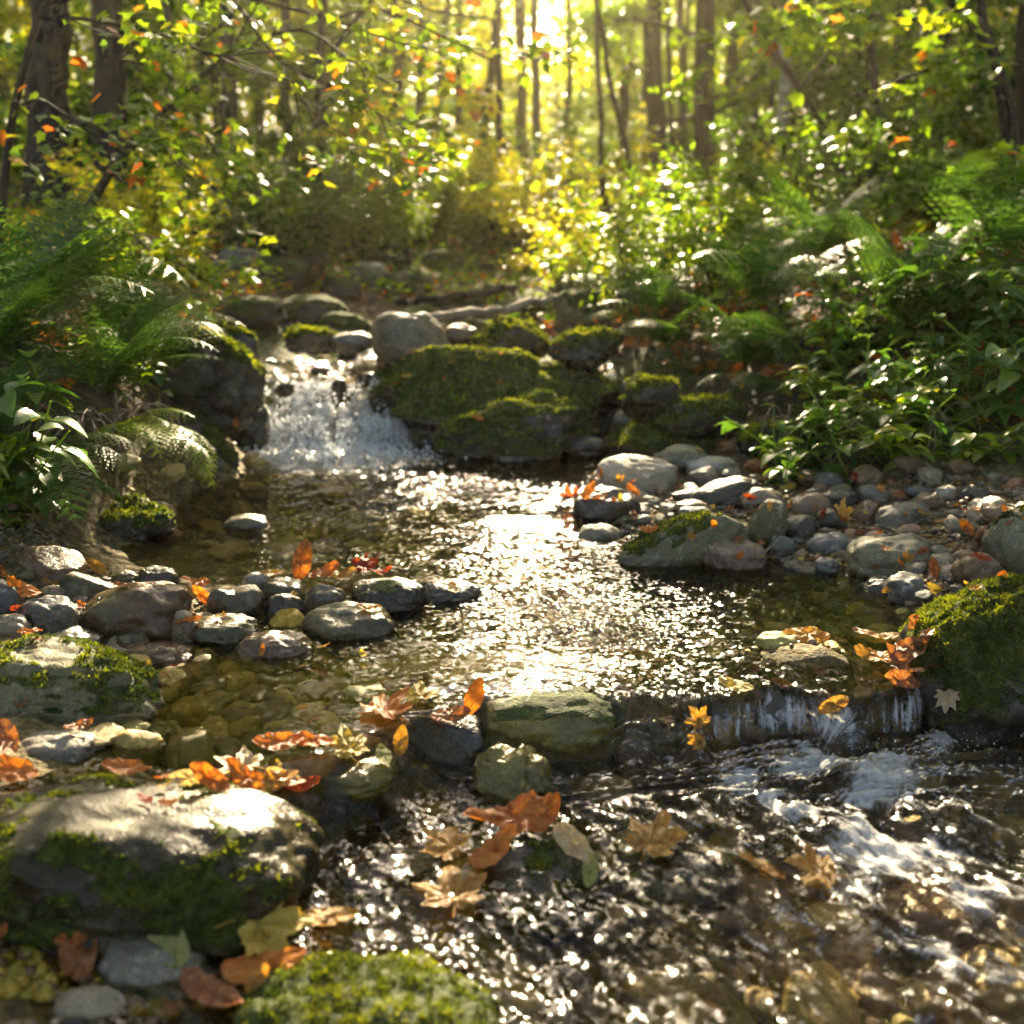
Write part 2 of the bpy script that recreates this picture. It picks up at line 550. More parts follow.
# ------------------------------------------------------------------ terrain
CP = []
for px, py, z in [
    # bed of the pool
    (300, 700, -.065), (220, 700, -.05), (180, 740, -.045), (400, 650, -.08), (500, 620, -.10), (600, 640, -.10), (750, 640, -.09),
    (850, 620, -.06), (700, 600, -.09), (300, 555, -.09), (200, 525, -.08), (400, 510, -.11), (500, 480, -.11), (330, 470, -.13), (570, 520, -.07),
    (250, 740, -.05), (330, 740, -.05), (260, 665, -.05),
    (550, 705, -.07), (650, 700, -.05), (750, 700, -.05), (850, 700, -.04), (480, 720, -.06), (410, 745, -.05), (700, 660, -.08),
    # rapids below the lip
    (720, 790, -.2), (850, 790, -.2), (1000, 800, -.18), (600, 830, -.18), (500, 800, -.165), (400, 850, -.165), (800, 950, -.24),
    (600, 1000, -.22), (1000, 1000, -.24), (420, 930, -.18), (340, 860, -.15), (330, 960, -.16),
    # left shore and spit
    (20, 600, .03), (100, 605, .03), (200, 605, .012), (290, 605, .005), (370, 600, -.01), (60, 562, .05), (150, 575, .012),
    (0, 650, .06), (60, 690, .02), (150, 655, -.02), (0, 770, .01), (80, 780, -.01), (140, 780, -.03), (0, 860, -.05), (150, 860, -.09), (100, 1000, -.1), (0, 1000, -.08), (220, 990, -.125),
    (0, 535, .14), (90, 530, .04), (130, 500, .06),
    # gravel bar on the right
    (620, 532, .0), (700, 552, .0), (800, 568, .0), (890, 592, .0), (1000, 600, .04), (950, 620, .01), (640, 475, .04), (750, 490, .05), (850, 505, .06),
    (950, 520, .07), (700, 450, .07), (820, 470, .09), (1040, 520, .12), (900, 545, .035), (960, 735, -.16), (925, 700, -.12), (1020, 690, -.14), (1100, 720, -.15),
]:
    v = P(px, py, z)
    CP.append((v.x, v.y, z))
CP += [
    (-1.08, 2.72, .17), (-1.2, 2.72, .32), (-1.5, 2.9, .46), (-2.1, 3.0, .62), (-1.02, 3.05, .15), (-1.2, 3.2, .34), (-1.2, 3.6, .3), (-1.6, 3.6, .42), (-1.0, 3.6, .12), (-1.35, 4.0, .26), (-1.9, 4.1, .6), (-1.3, 4.8, .36), (-2.4, 5, .85),
    (-3.6, 3, .95), (-4.5, 6, 1.3), (-1.6, 6.2, .55), (-1.1, 5.6, .38), (-1.9, 2.2, .45), (-1.25, 2.35, .2), (-1.5, 1.9, .16), (-2.6, 1.6, .6), (-1.2, 1.2, .02), (-2, .8, .3), (-3.5, 0, .8),
    (1.25, 3.25, .16), (1.6, 3.5, .36), (2.1, 3.3, .5), (2.1, 4.1, .72), (1.15, 4.1, .38), (.75, 4.3, .28), (3, 3, .72), (3.2, 4.4, .95), (4.5, 6, 1.2), (1.4, 5.3, .62),
    (1.9, 2.6, .3), (1.5, 2.4, .12), (1.35, 2.0, .06), (1.2, 1.55, .0), (1.6, 1.2, .06), (2.4, 1.6, .35), (3.5, 0.5, .7), (1.8, .3, .1),
    (-.7, 3.95, -.12), (-.5, 3.95, -.1), (-.9, 3.95, -.08), (-.7, 4.14, .12), (-.45, 4.2, .12), (-.95, 4.25, .16), (-.7, 4.5, .14), (-.65, 4.9, .19), (-.6, 5.3, .23),
    (-.2, 4.15, .1), (.1, 4.15, .1), (.3, 4.15, .08), (0, 4.6, .24), (.4, 4.5, .24), (.2, 5.2, .32), (-.1, 3.8, -.05), (.3, 3.75, .0), (.55, 3.9, .06), (-.4, 6, .28), (-.1, 7, .34), (.9, 6, .5), (-1.2, 7.3, .55),
    (0, .3, -.26), (.6, .3, -.26), (-.5, .3, -.18), (0, -1.5, -.35), (-2.5, -2, .3), (2.8, -2, .3), (0, -6, -.5),
    (.2, 8.5, .42), (1.8, 8, .75), (-2.2, 8.5, .8), (0, 12, .62), (3.5, 12, 1.0), (-3.5, 12, 1.1), (-7, 10, 1.7), (7.5, 10, 1.6), (-9, 4, 2.0), (9, 4, 1.8), (0, 20, .95), (9, 20, 1.7),
    (-9, 20, 1.9), (22, 20, 3.2), (-22, 20, 3.4), (0, 40, 1.6), (25, 45, 3), (-25, 45, 3), (0, 90, 3), (60, 90, 4), (-60, 90, 4), (60, 0, 5), (-60, 0, 5), (-15, -8, 2.5), (15, -8, 2.5),
]
CP = np.array(CP)
_C = CP[:, :2]
_K = np.sqrt(((_C[:, None] - _C[None]) ** 2).sum(-1) + 0.0016)
_n = len(CP)
_A = np.block([[_K - 0.004 * np.eye(_n), np.ones((_n, 1)), _C], [np.ones((1, _n)), np.zeros((1, 3))], [_C.T, np.zeros((2, 3))]])
_W = np.linalg.solve(_A, np.concatenate([CP[:, 2], np.zeros(3)]))


def terr(xy, detail=True):
    xy = np.atleast_2d(np.asarray(xy, dtype=np.float64))
    out = np.empty(len(xy))
    for s in range(0, len(xy), 40000):
        q = xy[s:s + 40000]
        k = np.sqrt(((q[:, None] - _C[None]) ** 2).sum(-1) + 0.0016)
        out[s:s + 40000] = k @ _W[:_n] + _W[_n] + q @ _W[_n + 1:]
    if detail:
        p3 = np.column_stack([xy * 2.3, np.full(len(xy), .5)])
        far = np.clip((np.abs(xy[:, 0]) - 1.0) / 2, 0, 1) + np.clip((xy[:, 1] - 5) / 6, 0, 1)
        out += fbm(p3, 4) * (0.008 + 0.05 * np.clip(far, 0, 1))
    return out


def T(x, y):
    return float(terr([(x, y)])[0])


def build_ground():
    ys = np.concatenate([np.linspace(-8, 0.5, 24)[:-1], 0.5 * (100 / 0.5) ** (np.linspace(0, 1, 330))])
    u = np.linspace(-1, 1, 321)
    xs = 70 * np.sinh(5.0 * u) / math.sinh(5.0)
    X, Y = np.meshgrid(xs, ys)
    XY = np.column_stack([X.ravel(), Y.ravel()])
    Z = terr(XY)
    V = np.column_stack([XY, Z])
    nx, ny = len(xs), len(ys)
    i = np.arange(nx * ny).reshape(ny, nx)
    Fc = np.column_stack([i[:-1, :-1].ravel(), i[:-1, 1:].ravel(), i[1:, 1:].ravel(), i[1:, :-1].ravel()])
    bed = 1 - sstep(0.10, 0.17, Z - np.clip((XY[:, 1] - 3.9) * 0.12, 0, .25) + np.clip(1.7 - XY[:, 1], 0, 1) * .05 + perlin(np.column_stack([XY * 5, Z])) * .04)
    bed *= 1 - sstep(3.7, 4.0, XY[:, 1])
    bed *= 1 - sstep(1.25, 1.6, np.abs(XY[:, 0]))
    o = obj('ground', mesh_np('ground', V, Fc, M_SOIL, attrs={'bed': bed}))
    tag(o, 'forest floor and stream bed of earth, leaf litter, sand and moss', 'ground', kind='structure')


# ------------------------------------------------------------------ water level
LIP = [(-300, 790), (150, 790), (260, 766), (330, 750), (400, 716), (480, 694), (560, 690), (625, 692), (680, 690), (740, 693), (800, 690), (865, 698), (892, 690), (925, 655), (1000, 620), (1300, 600)]
_lp = np.array([tuple(P(a, b, 0))[:2] for a, b in LIP])


def chan(y):
    """left and right edge of the upper channel"""
    l = np.interp(y, [3.9, 4.1, 4.6, 5.2, 6.2, 7.5, 9], [-1.02, -1.02, -1.1, -1.15, -1.1, -.75, -.3])
    r = np.interp(y, [3.9, 4.1, 4.6, 5.2, 6.2, 7.5, 9], [-.44, -.42, -.38, -.3, -.1, .05, .2])
    return l, r


def wlevel(x, y):
    """mean water level, plus how far below the lip (0..1) and up the falls (0..1)"""
    yl = np.interp(x, _lp[:, 0], _lp[:, 1])
    z0 = np.zeros(len(x))
    yl = yl + (.05 * perlin(np.column_stack([x * 7, z0, z0 + .3])) + .014 * perlin(np.column_stack([x * 23, z0, z0 + 3.3]))) * sstep(.1, .2, x)
    wd = np.interp(x, [-.5, .05, .16, .22, .3, .37, .7, 1.2], [.16, .14, .12, .2, .17, .05, .05, .12])
    wd = wd * (1 + 1.1 * np.clip(perlin(np.column_stack([x * 9, z0, z0 + 6.3])), -.35, 1) * sstep(.1, .25, x))
    d = (yl - y) / wd
    drop = sstep(0, 1, d)
    below = np.maximum(yl - wd - y, 0)
    z = -0.085 * drop - 0.045 * below
    fy = 3.95 + .10 * perlin(np.column_stack([x * 4, z0, z0 + 7])) + .05 * perlin(np.column_stack([x * 15, z0, z0 + 9]))
    up = .5 * sstep(fy - .03, fy + 0.07, y) + .5 * sstep(fy + .20, fy + 0.30, y + .05 * np.sin(x * 21))
    z = z + 0.185 * up + sstep(4.42, 4.5, y + .05 * np.sin(x * 9)) * 0.03 + sstep(4.8, 4.92, y + .07 * np.sin(x * 7)) * .045 + np.clip(y - 5, 0, 9) * 0.035
    return z, drop, up, below


def wl(x, y):
    return float(wlevel(np.array([x]), np.array([y]))[0][0])


def build_water():
    # rows: dense at the lip and at the falls
    g = [0.45]
    while g[-1] < 9:
        y = g[-1]
        s = 0.0052 * y
        if 1.50 < y < 1.86:
            s = 0.0032
        elif y < 1.5:
            s = 0.0048
        if 3.85 < y < 4.25:
            s = 0.008
        if y > 4.25:
            s = 0.03
        g.append(y + s)
    ys = np.array(g)
    u = np.linspace(-1, 1, 521)
    Y, U = np.meshgrid(ys, u, indexing='ij')
    X = U * (0.62 * Y + 0.55)
    x, y = X.ravel(), Y.ravel()
    z, drop, up, below = wlevel(x, y)
    px, py = proj(x, y, z)
    # flow coordinates: in the rapids the water runs from the lip towards the lower right
    uu = x * 0.35 - y
    vv = x + 0.35 * y
    low = sstep(0.0, 0.10, below) * 1.0
    # sheet of water fanning out below the lip
    ang = np.where(y < 1.75, 0.6, 0.0)
    ang = .65 * sstep(1.66, 1.5, y)
    uu = -(y * np.cos(ang)) + x * np.sin(ang)
    vv = x * np.cos(ang) + y * np.sin(ang)
    # turbulence
    pool = 0.26 + 0.30 * np.exp(-(((x - 0.06 - (2.2 - y) * .12) / (0.28 + 0.02 * y)) ** 2)) * sstep(1.75, 2.0, y)
    pool *= 1 - 0.45 * sstep(.45, .6, x) * (y > 1.7)
    pool *= 1 - 0.45 * sstep(-.25, -.45, x) * sstep(2.5, 2.2, y)
    pool *= np.clip(.75 + .9 * fbm(np.column_stack([x * 2.2, y * 4.0, x * 0 + 2]), 3), .3, 1.35)
    pool = pool + 0.4 * np.exp(-((y - 3.8) / .22) ** 2) * np.exp(-((x + .65) / .5) ** 2)
    near = np.exp(-np.maximum(y - 1.72, 0) / .12) * sstep(0.0, .2, x) * .35
    turb = np.clip(pool * 1.25 + near + drop * (.30 + .25 * np.clip(fbm(np.column_stack([uu * 3, vv * 7, x * 0]), 3), -.8, 1)) + up * 0.6, 0, 1)
    # shapes of the surface
    p3 = lambda sx, sy, o=0: np.column_stack([uu * sx + o, vv * sy, np.full(len(x), o * 1.7)])
    w = perlin(p3(11, 11)) * 0.003 + perlin(p3(26, 26, 3)) * 0.0014
    w *= 0.4 + turb
    right = sstep(0.05, 0.4, x + (1.6 - y) * .2)
    amp = drop * (0.35 + 0.65 * right)
    rap = fbm(p3(7, 13, 5), 4, .55)
    rid = 1 - np.abs(fbm(p3(9, 22, 9), 3, .5)) * 1.6
    w += amp * (rap * 0.014 + rid * 0.010)
    streak = fbm(p3(3, 55, 2), 3, .55)
    steep = np.clip(drop * (1 - drop) * 4, 0, 1)
    w += steep * streak * 0.012 * sstep(.1, .25, x)
    # boil at the foot of the small falls
    boil = np.exp(-((below - 0.05) / 0.05) ** 2) * sstep(.3, .42, x) * sstep(.95, .8, x)
    w += boil * (0.012 + 0.012 * np.abs(fbm(p3(20, 20, 4), 3)))
    # upper falls: torn, lumpy water
    st2 = np.clip(up * (1 - up) * 4, 0, 1) + 0.5 * np.exp(-((y - 3.93) / .06) ** 2)
    w += st2 * fbm(np.column_stack([x * 22, y * 9, z * 12]), 4, .6) * 0.045 * sstep(4.6, 4.2, y)
    w += up * fbm(np.column_stack([x * 7, y * 9, z]), 4, .6) * 0.03
    z = z + w
    # foam, with painted sky sheen mixed in over the right rapids
    f = np.zeros(len(x))
    cas = sstep(.30, .36, x) * sstep(1.0, .86, x)
    f += steep * (0.55 * sstep(.10, .16, x) + 0.35 * cas * np.clip(perlin(np.column_stack([x * 13, y * 3, x * 0])) * 1.5 + .3, 0, 1))
    brk = np.clip(.5 + fbm(np.column_stack([x * 9, y * 12, x * 0]), 3) * 1.1, 0, 1.2)
    f += boil * 0.75 * brk
    jet = np.exp(-(((x - 0.42 - (1.62 - y) * 0.35) / 0.20) ** 2)) * sstep(0.0, 0.05, below) * sstep(.9, .15, below)
    f += jet * 0.7 * brk
    f += drop * 0.24 * right * sstep(0, .05, below)  # wide pale wash: some foam, mostly sky reflection painted as white
    f += sstep(0.0, 0.3, rid - .72) * drop * 0.42 * right  # foam on the wave ridges, enlarged to imitate silvery sky reflection
    f += (st2 > 0.05) * 0.3 + st2 * 0.9
    base = np.exp(-((y - 3.64) / .27) ** 2) * np.exp(-((x + .62) / .42) ** 2)
    f += base * 1.45
    w2 = base * .022 * np.clip(fbm(np.column_stack([x * 14, y * 18, z * 0]), 3) + .3, 0, 2)
    z = z + w2
    f += up * 1.3 * np.clip(-.12 + fbm(np.column_stack([x * 7, y * 15, z * 0]), 4, .6), 0, 1)
    f *= np.where((y > 3.4) & (y < 3.95), sstep(.1, -.2, x), 1)
    foam = np.clip(f, 0, 1)
    rapid = np.clip(drop * (0.25 + 0.75 * right), 0, 1)
    tz = terr(np.column_stack([x, y]))
    l, r = chan(y)
    okv = (tz < z + 0.02) & ((y < 4.0) | ((x > l) & (x < r)))
    okv &= ~((y > 3.95) & (y < 4.25) & ((x < -1.0) | (x > -.42)))
    ny, nx = X.shape
    i = np.arange(nx * ny).reshape(ny, nx)
    Fc = np.column_stack([i[:-1, :-1].ravel(), i[:-1, 1:].ravel(), i[1:, 1:].ravel(), i[1:, :-1].ravel()])
    Fc = Fc[okv[Fc].any(axis=1)]
    used = np.unique(Fc)
    remap = np.full(nx * ny, -1); remap[used] = np.arange(len(used))
    me = mesh_np('water', np.column_stack([x, y, z])[used], remap[Fc], M_WATER, attrs={'turb': turb[used], 'foam': foam[used], 'rapid': rapid[used]},
                 uv=np.column_stack([uu, vv])[used])
    o = obj('water', me)
    tag(o, 'clear shallow stream water with sun glitter, small cascades and white riffles', 'water', kind='structure')


# ------------------------------------------------------------------ rocks
_ico = {}


def ico(n):
    if n not in _ico:
        bm = bmesh.new()
        bmesh.ops.create_icosphere(bm, subdivisions=n, radius=1)
        _ico[n] = (np.array([tuple(v.co) for v in bm.verts]), np.array([[v.index for v in f.verts] for f in bm.faces]))
        bm.free()
    return _ico[n]


def rock_mesh(name, a, b, c, level, seed, mat, rough=0.14, facets=0, boxy=2.4, moss=0.0, wetz=None, tilt=0.0, center=None, mossup=0.35, fine=0.02, mossz=None, band=False):
    V, Fc = ico(level)
    rs = np.random.default_rng(seed)
    V = V / (np.abs(V) ** boxy).sum(1)[:, None] ** (1 / boxy)
    o = rs.uniform(0, 50, 3)
    N = V / np.linalg.norm(V, axis=1)[:, None]
    V = V * (1 + rough * fbm(V * 0.9 + o, 3, .5) + rough * .5 * fbm(V * 2.1 + o, 3, .55) + fine * fbm(V * 4.5 + o, 4, .6))[:, None]
    for _ in range(facets):
        n = rs.normal(size=3); n[2] = n[2] * 0.8; n /= np.linalg.norm(n)
        d = rs.uniform(0.62, 0.9)
        ex = np.maximum(V @ n - d, 0)
        V = V - ex[:, None] * n * 0.92
    if facets:
        V = V * (1 + 0.015 * fbm(V * 6 + o, 3))[:, None]
    V = V * np.array([a, b, c])
    if tilt:
        ct, s_ = math.cos(tilt), math.sin(tilt)
        V = np.column_stack([V[:, 0] * ct - V[:, 2] * s_, V[:, 1], V[:, 0] * s_ + V[:, 2] * ct])
    # normals for moss
    e1 = V[Fc[:, 1]] - V[Fc[:, 0]]
    e2 = V[Fc[:, 2]] - V[Fc[:, 0]]
    fn = np.cross(e1, e2)
    vn = np.zeros_like(V)
    for k in range(3):
        np.add.at(vn, Fc[:, k], fn)
    vn /= np.linalg.norm(vn, axis=1)[:, None] + 1e-12
    cc = np.array(center) if center is not None else np.zeros(3)
    mz = np.zeros(len(V))
    if moss > 0:
        wn = fbm((V + cc) * (2.2 / max(a, .12)) * .5 + o, 4, .6)
        mz = np.clip((vn[:, 2] - mossup) * 0.9 + moss - 0.35 + wn * 0.55, 0, 1)
        if band:   # moss keeps to the flanks, the worn top stays bare
            mz = np.clip(moss * np.exp(-((vn[:, 2] - .45) / .45) ** 2) + fbm((V + cc) * 10 + o, 4, .6) * .95 + .08, 0, 1)
        if wetz is not None:
            mz *= sstep(0.0, 0.03, V[:, 2] + cc[2] - (wetz if mossz is None else mossz))
    wet = np.zeros(len(V))
    if wetz is not None:
        wet = 1 - sstep(-0.005, 0.035, V[:, 2] + cc[2] - wetz)
    me = mesh_np(name, V, Fc, mat, attrs={'moss': mz, 'wet': wet})
    return me, V, Fc, vn, mz


def moss_tufts(V, Fc, mz, count, size, seed, thr=0.42):
    rs = np.random.default_rng(seed)
    tri = V[Fc]
    fn = np.cross(tri[:, 1] - tri[:, 0], tri[:, 2] - tri[:, 0])
    ar = np.linalg.norm(fn, axis=1)
    fn = fn / (ar[:, None] + 1e-12)
    w = ar * (mz[Fc].mean(1) > thr) * np.clip(mz[Fc].mean(1), 0, 1)
    if w.sum() <= 0:
        return None
    idx = rs.choice(len(Fc), size=count, p=w / w.sum())
    b = rs.dirichlet((1, 1, 1), size=count)
    pos = (tri[idx] * b[:, :, None]).sum(1)
    cl = fbm(pos * 55, 2)
    keep = cl > -0.35
    pos, idx = pos[keep], idx[keep]
    n = fn[idx]
    m = len(pos)
    d = n + rs.normal(size=(m, 3)) * 0.55
    d[:, 2] += 0.3
    d /= np.linalg.norm(d, axis=1)[:, None]
    s = np.cross(d, rs.normal(size=(m, 3)))
    s /= np.linalg.norm(s, axis=1)[:, None]
    L = size * rs.uniform(0.6, 1.5, m)[:, None] * (1 + 0.6 * cl[keep][:, None])
    wd = L * 0.28
    base = pos - n * size * 0.2
    VV = np.stack([base - s * wd, base + s * wd, base + d * L], 1).reshape(-1, 3)
    FF = np.arange(3 * m).reshape(-1, 3)
    r = np.clip(0.5 + 0.5 * fbm(pos * 14, 3) + rs.normal(size=m) * 0.16, 0, 1)
    rnd = np.repeat(r, 3)
    return mesh_np('moss', VV, FF, LEAF['moss'], smooth=False, attrs={'rnd': rnd})


ROCKS = []   # (x, y, a, label, top z) of placed rocks


def solve_c(ctr_y, zc0, b, y0, k):
    """vertical half size so that the top edge shows at pixel row y0; centre height = zc0 + k*c"""
    an = np.linspace(0, math.pi, 60)
    lo, hi = 0.003, 1.2
    for _ in range(26):
        c = (lo + hi) / 2
        zz = zc0 + k * c + c * np.sin(an)
        yy = ctr_y + b * np.cos(an)
        _, py = proj(0, yy, zz)
        if py.min() < y0:
            hi = c
        else:
            lo = c
    return (lo + hi) / 2


def place_rock(name, label, box, zl, mat, moss=0.0, depth=0.75, tilt=0, facets=0, level=None, sink=0.25, boxy=2.4, rough=0.15, cat='rock',
               tufts=0, tsize=.006, mossup=.35, seed=None, group=None, wet=True, wetup=0.0, fine=.02, band=False):
    x0, y0, x1, y1 = box
    px = (x0 + x1) / 2
    G = P(px, min(y1, 1150), zl)
    dist = (G - Vector((0, 0, H))).length
    a = (x1 - x0) / 2 * (G.y * CT + (H - zl) * ST) / F
    b = a * depth
    cy = G.y + b * 0.8
    a *= (cy * CT + (H - zl) * ST) / (G.y * CT + (H - zl) * ST)
    x = (px - 512) / F * (cy * CT + (H - zl) * ST)
    c = solve_c(cy, zl, b, y0 + (2 if not tilt else 0), sink)
    tl = math.radians(tilt)
    if tilt:
        # the box bounds the tilted shape: shrink to fit
        h = c * (1 + sink)
        c = max(c * .45, c - a * abs(math.sin(tl)) * .55)
    zc = zl + sink * c + (abs(math.sin(tl)) * a * 0.25 if tilt else 0)
    seed = seed if seed is not None else int(abs(px * 13 + y0 * 7))
    lev = level if level else (6 if (x1 - x0) > 180 else 5 if (x1 - x0) > 60 else 4)
    me, V, Fc, vn, mz = rock_mesh(name, a, b, c, lev, seed, ROCK[mat], rough, facets, boxy, moss, (zl + wetup) if wet else None, tl, (x, cy, zc), mossup, fine, zl, band)
    o = obj(name, me, loc=(x, cy, zc))
    o.rotation_euler.z = 0
    tag(o, label, cat, group)
    if tufts:
        tm = moss_tufts(V, Fc, mz, tufts, tsize, seed + 5)
        if tm:
            obj('moss', tm, o)
    ROCKS.append((x, cy, a, b, label, zc + c))
    return o

# ================================================================== BUILD: setting
build_ground()
build_water()

# ------------------------------------------------------------------ named rocks
R = place_rock
# foreground
R('boulder', 'largest wet grey boulder at front left with bright moss clumps and a gleaming top', (-60, 779, 322, 950), -0.09, 'wetbrown', .74, .62, sink=.3, boxy=2.3, rough=.12, tilt=-4, band=True,
  cat='boulder', tufts=11000, tsize=.0055, mossup=-.35, wetup=.11, fine=.014)
R('boulder', 'rounded grey green boulder with yellow moss patch behind the largest front left boulder', (-50, 641, 158, 728), -0.005, 'olive', .5, .6, tilt=-7, sink=.25, boxy=2.5,
  cat='boulder', tufts=6500, tsize=.0055, mossup=.3, wetup=-.01)
R('boulder', 'large dark boulder with thick green moss at the right edge holding brown leaves', (892, 573, 1130, 742), -0.095, 'dark', .62, .75, sink=.2, boxy=2.2, rough=.12,
  cat='boulder', tufts=26000, tsize=.006, mossup=-.15, wetup=.05)
R('boulder', 'blurred mossy grey boulder cut off by the bottom edge of the view', (222, 955, 505, 1090), -0.135, 'dark', .42, .65, sink=.3, cat='boulder', tufts=9000, tsize=.005, mossup=-.1, wetup=.06)
R('rock', 'long olive algae covered rock on the lip with water sliding over it', (474, 688, 624, 752), -0.075, 'algae', .2, .55, sink=.35, boxy=2.8, rough=.1, mossup=.1, wetup=.2)
R('rock', 'dark angular wet rock beside the upright orange leaf', (398, 708, 486, 762), -0.07, 'dark', .25, .7, facets=6, wetup=.04)
R('rock', 'humped olive brown rock rising from the glittering water below the lip', (476, 748, 549, 808), -0.10, 'algae', .1, .9, sink=.2, tilt=18, wetup=.2, rough=.3, facets=2)
R('rock', 'flat brown slab carrying yellow and orange leaves left of the glitter', (268, 748, 394, 796), -0.06, 'algae', .0, .6, boxy=3.0, sink=.45, wetup=.2)
R('rock', 'small glossy brown stone tucked under the leaf covered slab', (268, 780, 330, 822), -0.09, 'brown', 0, .8, wetup=.05)
R('rock', 'dark mossy rock in the rapids under the arched orange leaf', (472, 842, 606, 925), -0.15, 'dark', .42, .7, facets=3, tufts=1500, tsize=.0045, wetup=.03)
R('rock', 'dark wet rock in the rapids beneath the amber maple leaf', (622, 846, 738, 905), -0.13, 'dark', .2, .75, wetup=.08)
R('rock', 'grey and brown wet stone just above the largest front left boulder', (18, 728, 105, 774), -0.02, 'grey', .1, .75, wetup=.015)
R('rock', 'thin blue grey slate stone wedged against the largest front left boulder', (34, 758, 104, 786), -0.03, 'slate', 0, .6)
R('rock', 'mottled grey rock under the fading yellow green leaf at bottom left', (104, 935, 206, 1016), -0.13, 'grey', .1, .8, tilt=-18)
R('rock', 'tan stone lying at the bottom left next to a red brown leaf', (46, 984, 126, 1040), -0.12, 'tan', 0, .7, tilt=14)
R('rock', 'small pale grey stone at the bottom left corner', (18, 982, 62, 1016), -0.11, 'pale', 0, .8, facets=3)
R('rock', 'brown submerged rock left of the arched orange leaf', (330, 828, 440, 872), -0.14, 'brown', 0, .8, wetup=.1, sink=-.1)
R('rock', 'rounded ochre stone under the rapids at the bottom centre', (610, 975, 730, 1050), -0.19, 'ochre', 0, .8, wetup=.2, sink=0)
R('rock', 'broad ochre stone under the rapids at the bottom right corner', (950, 950, 1080, 1030), -0.19, 'ochre', 0, .8, wetup=.2, sink=0)
R('rock', 'dark brown rock under the fast water right of the amber leaves', (880, 880, 990, 935), -0.18, 'brown', 0, .8, wetup=.2, sink=0)
R('rock', 'dark rock forming the left pillar of the small cascade', (692, 714, 740, 754), -0.10, 'ochre', 0, .6, wetup=.2, sink=.1)
R('rock', 'dark rock behind the small cascade between yellow leaf and mossy boulder', (742, 710, 850, 752), -0.10, 'brown', 0, .45, wetup=.2, sink=0, boxy=3.2)
R('rock', 'brown rock under the water chute right of the long algae covered rock', (616, 714, 700, 770), -0.11, 'brown', 0, .6, wetup=.2, sink=0)

for lab_, bx_ in (('dark wet stone parting the small cascade right of the yellow leaf', (752, 694, 790, 744)), ('brown wet stone parting the small cascade near the amber leaf', (806, 693, 850, 746)),
                  ('round dark stone between water chute and small cascade', (694, 694, 726, 744)), ('dark wet stone at the right end of the small cascade', (858, 694, 892, 742)), ('low dark stone in the riffle just below the small cascade', (770, 748, 815, 772))):
    R('rock', lab_, bx_, -0.09, 'dark' if 'dark' in lab_ else 'brown', .12, .6, facets=2, sink=.3, wetup=.2, rough=.22)

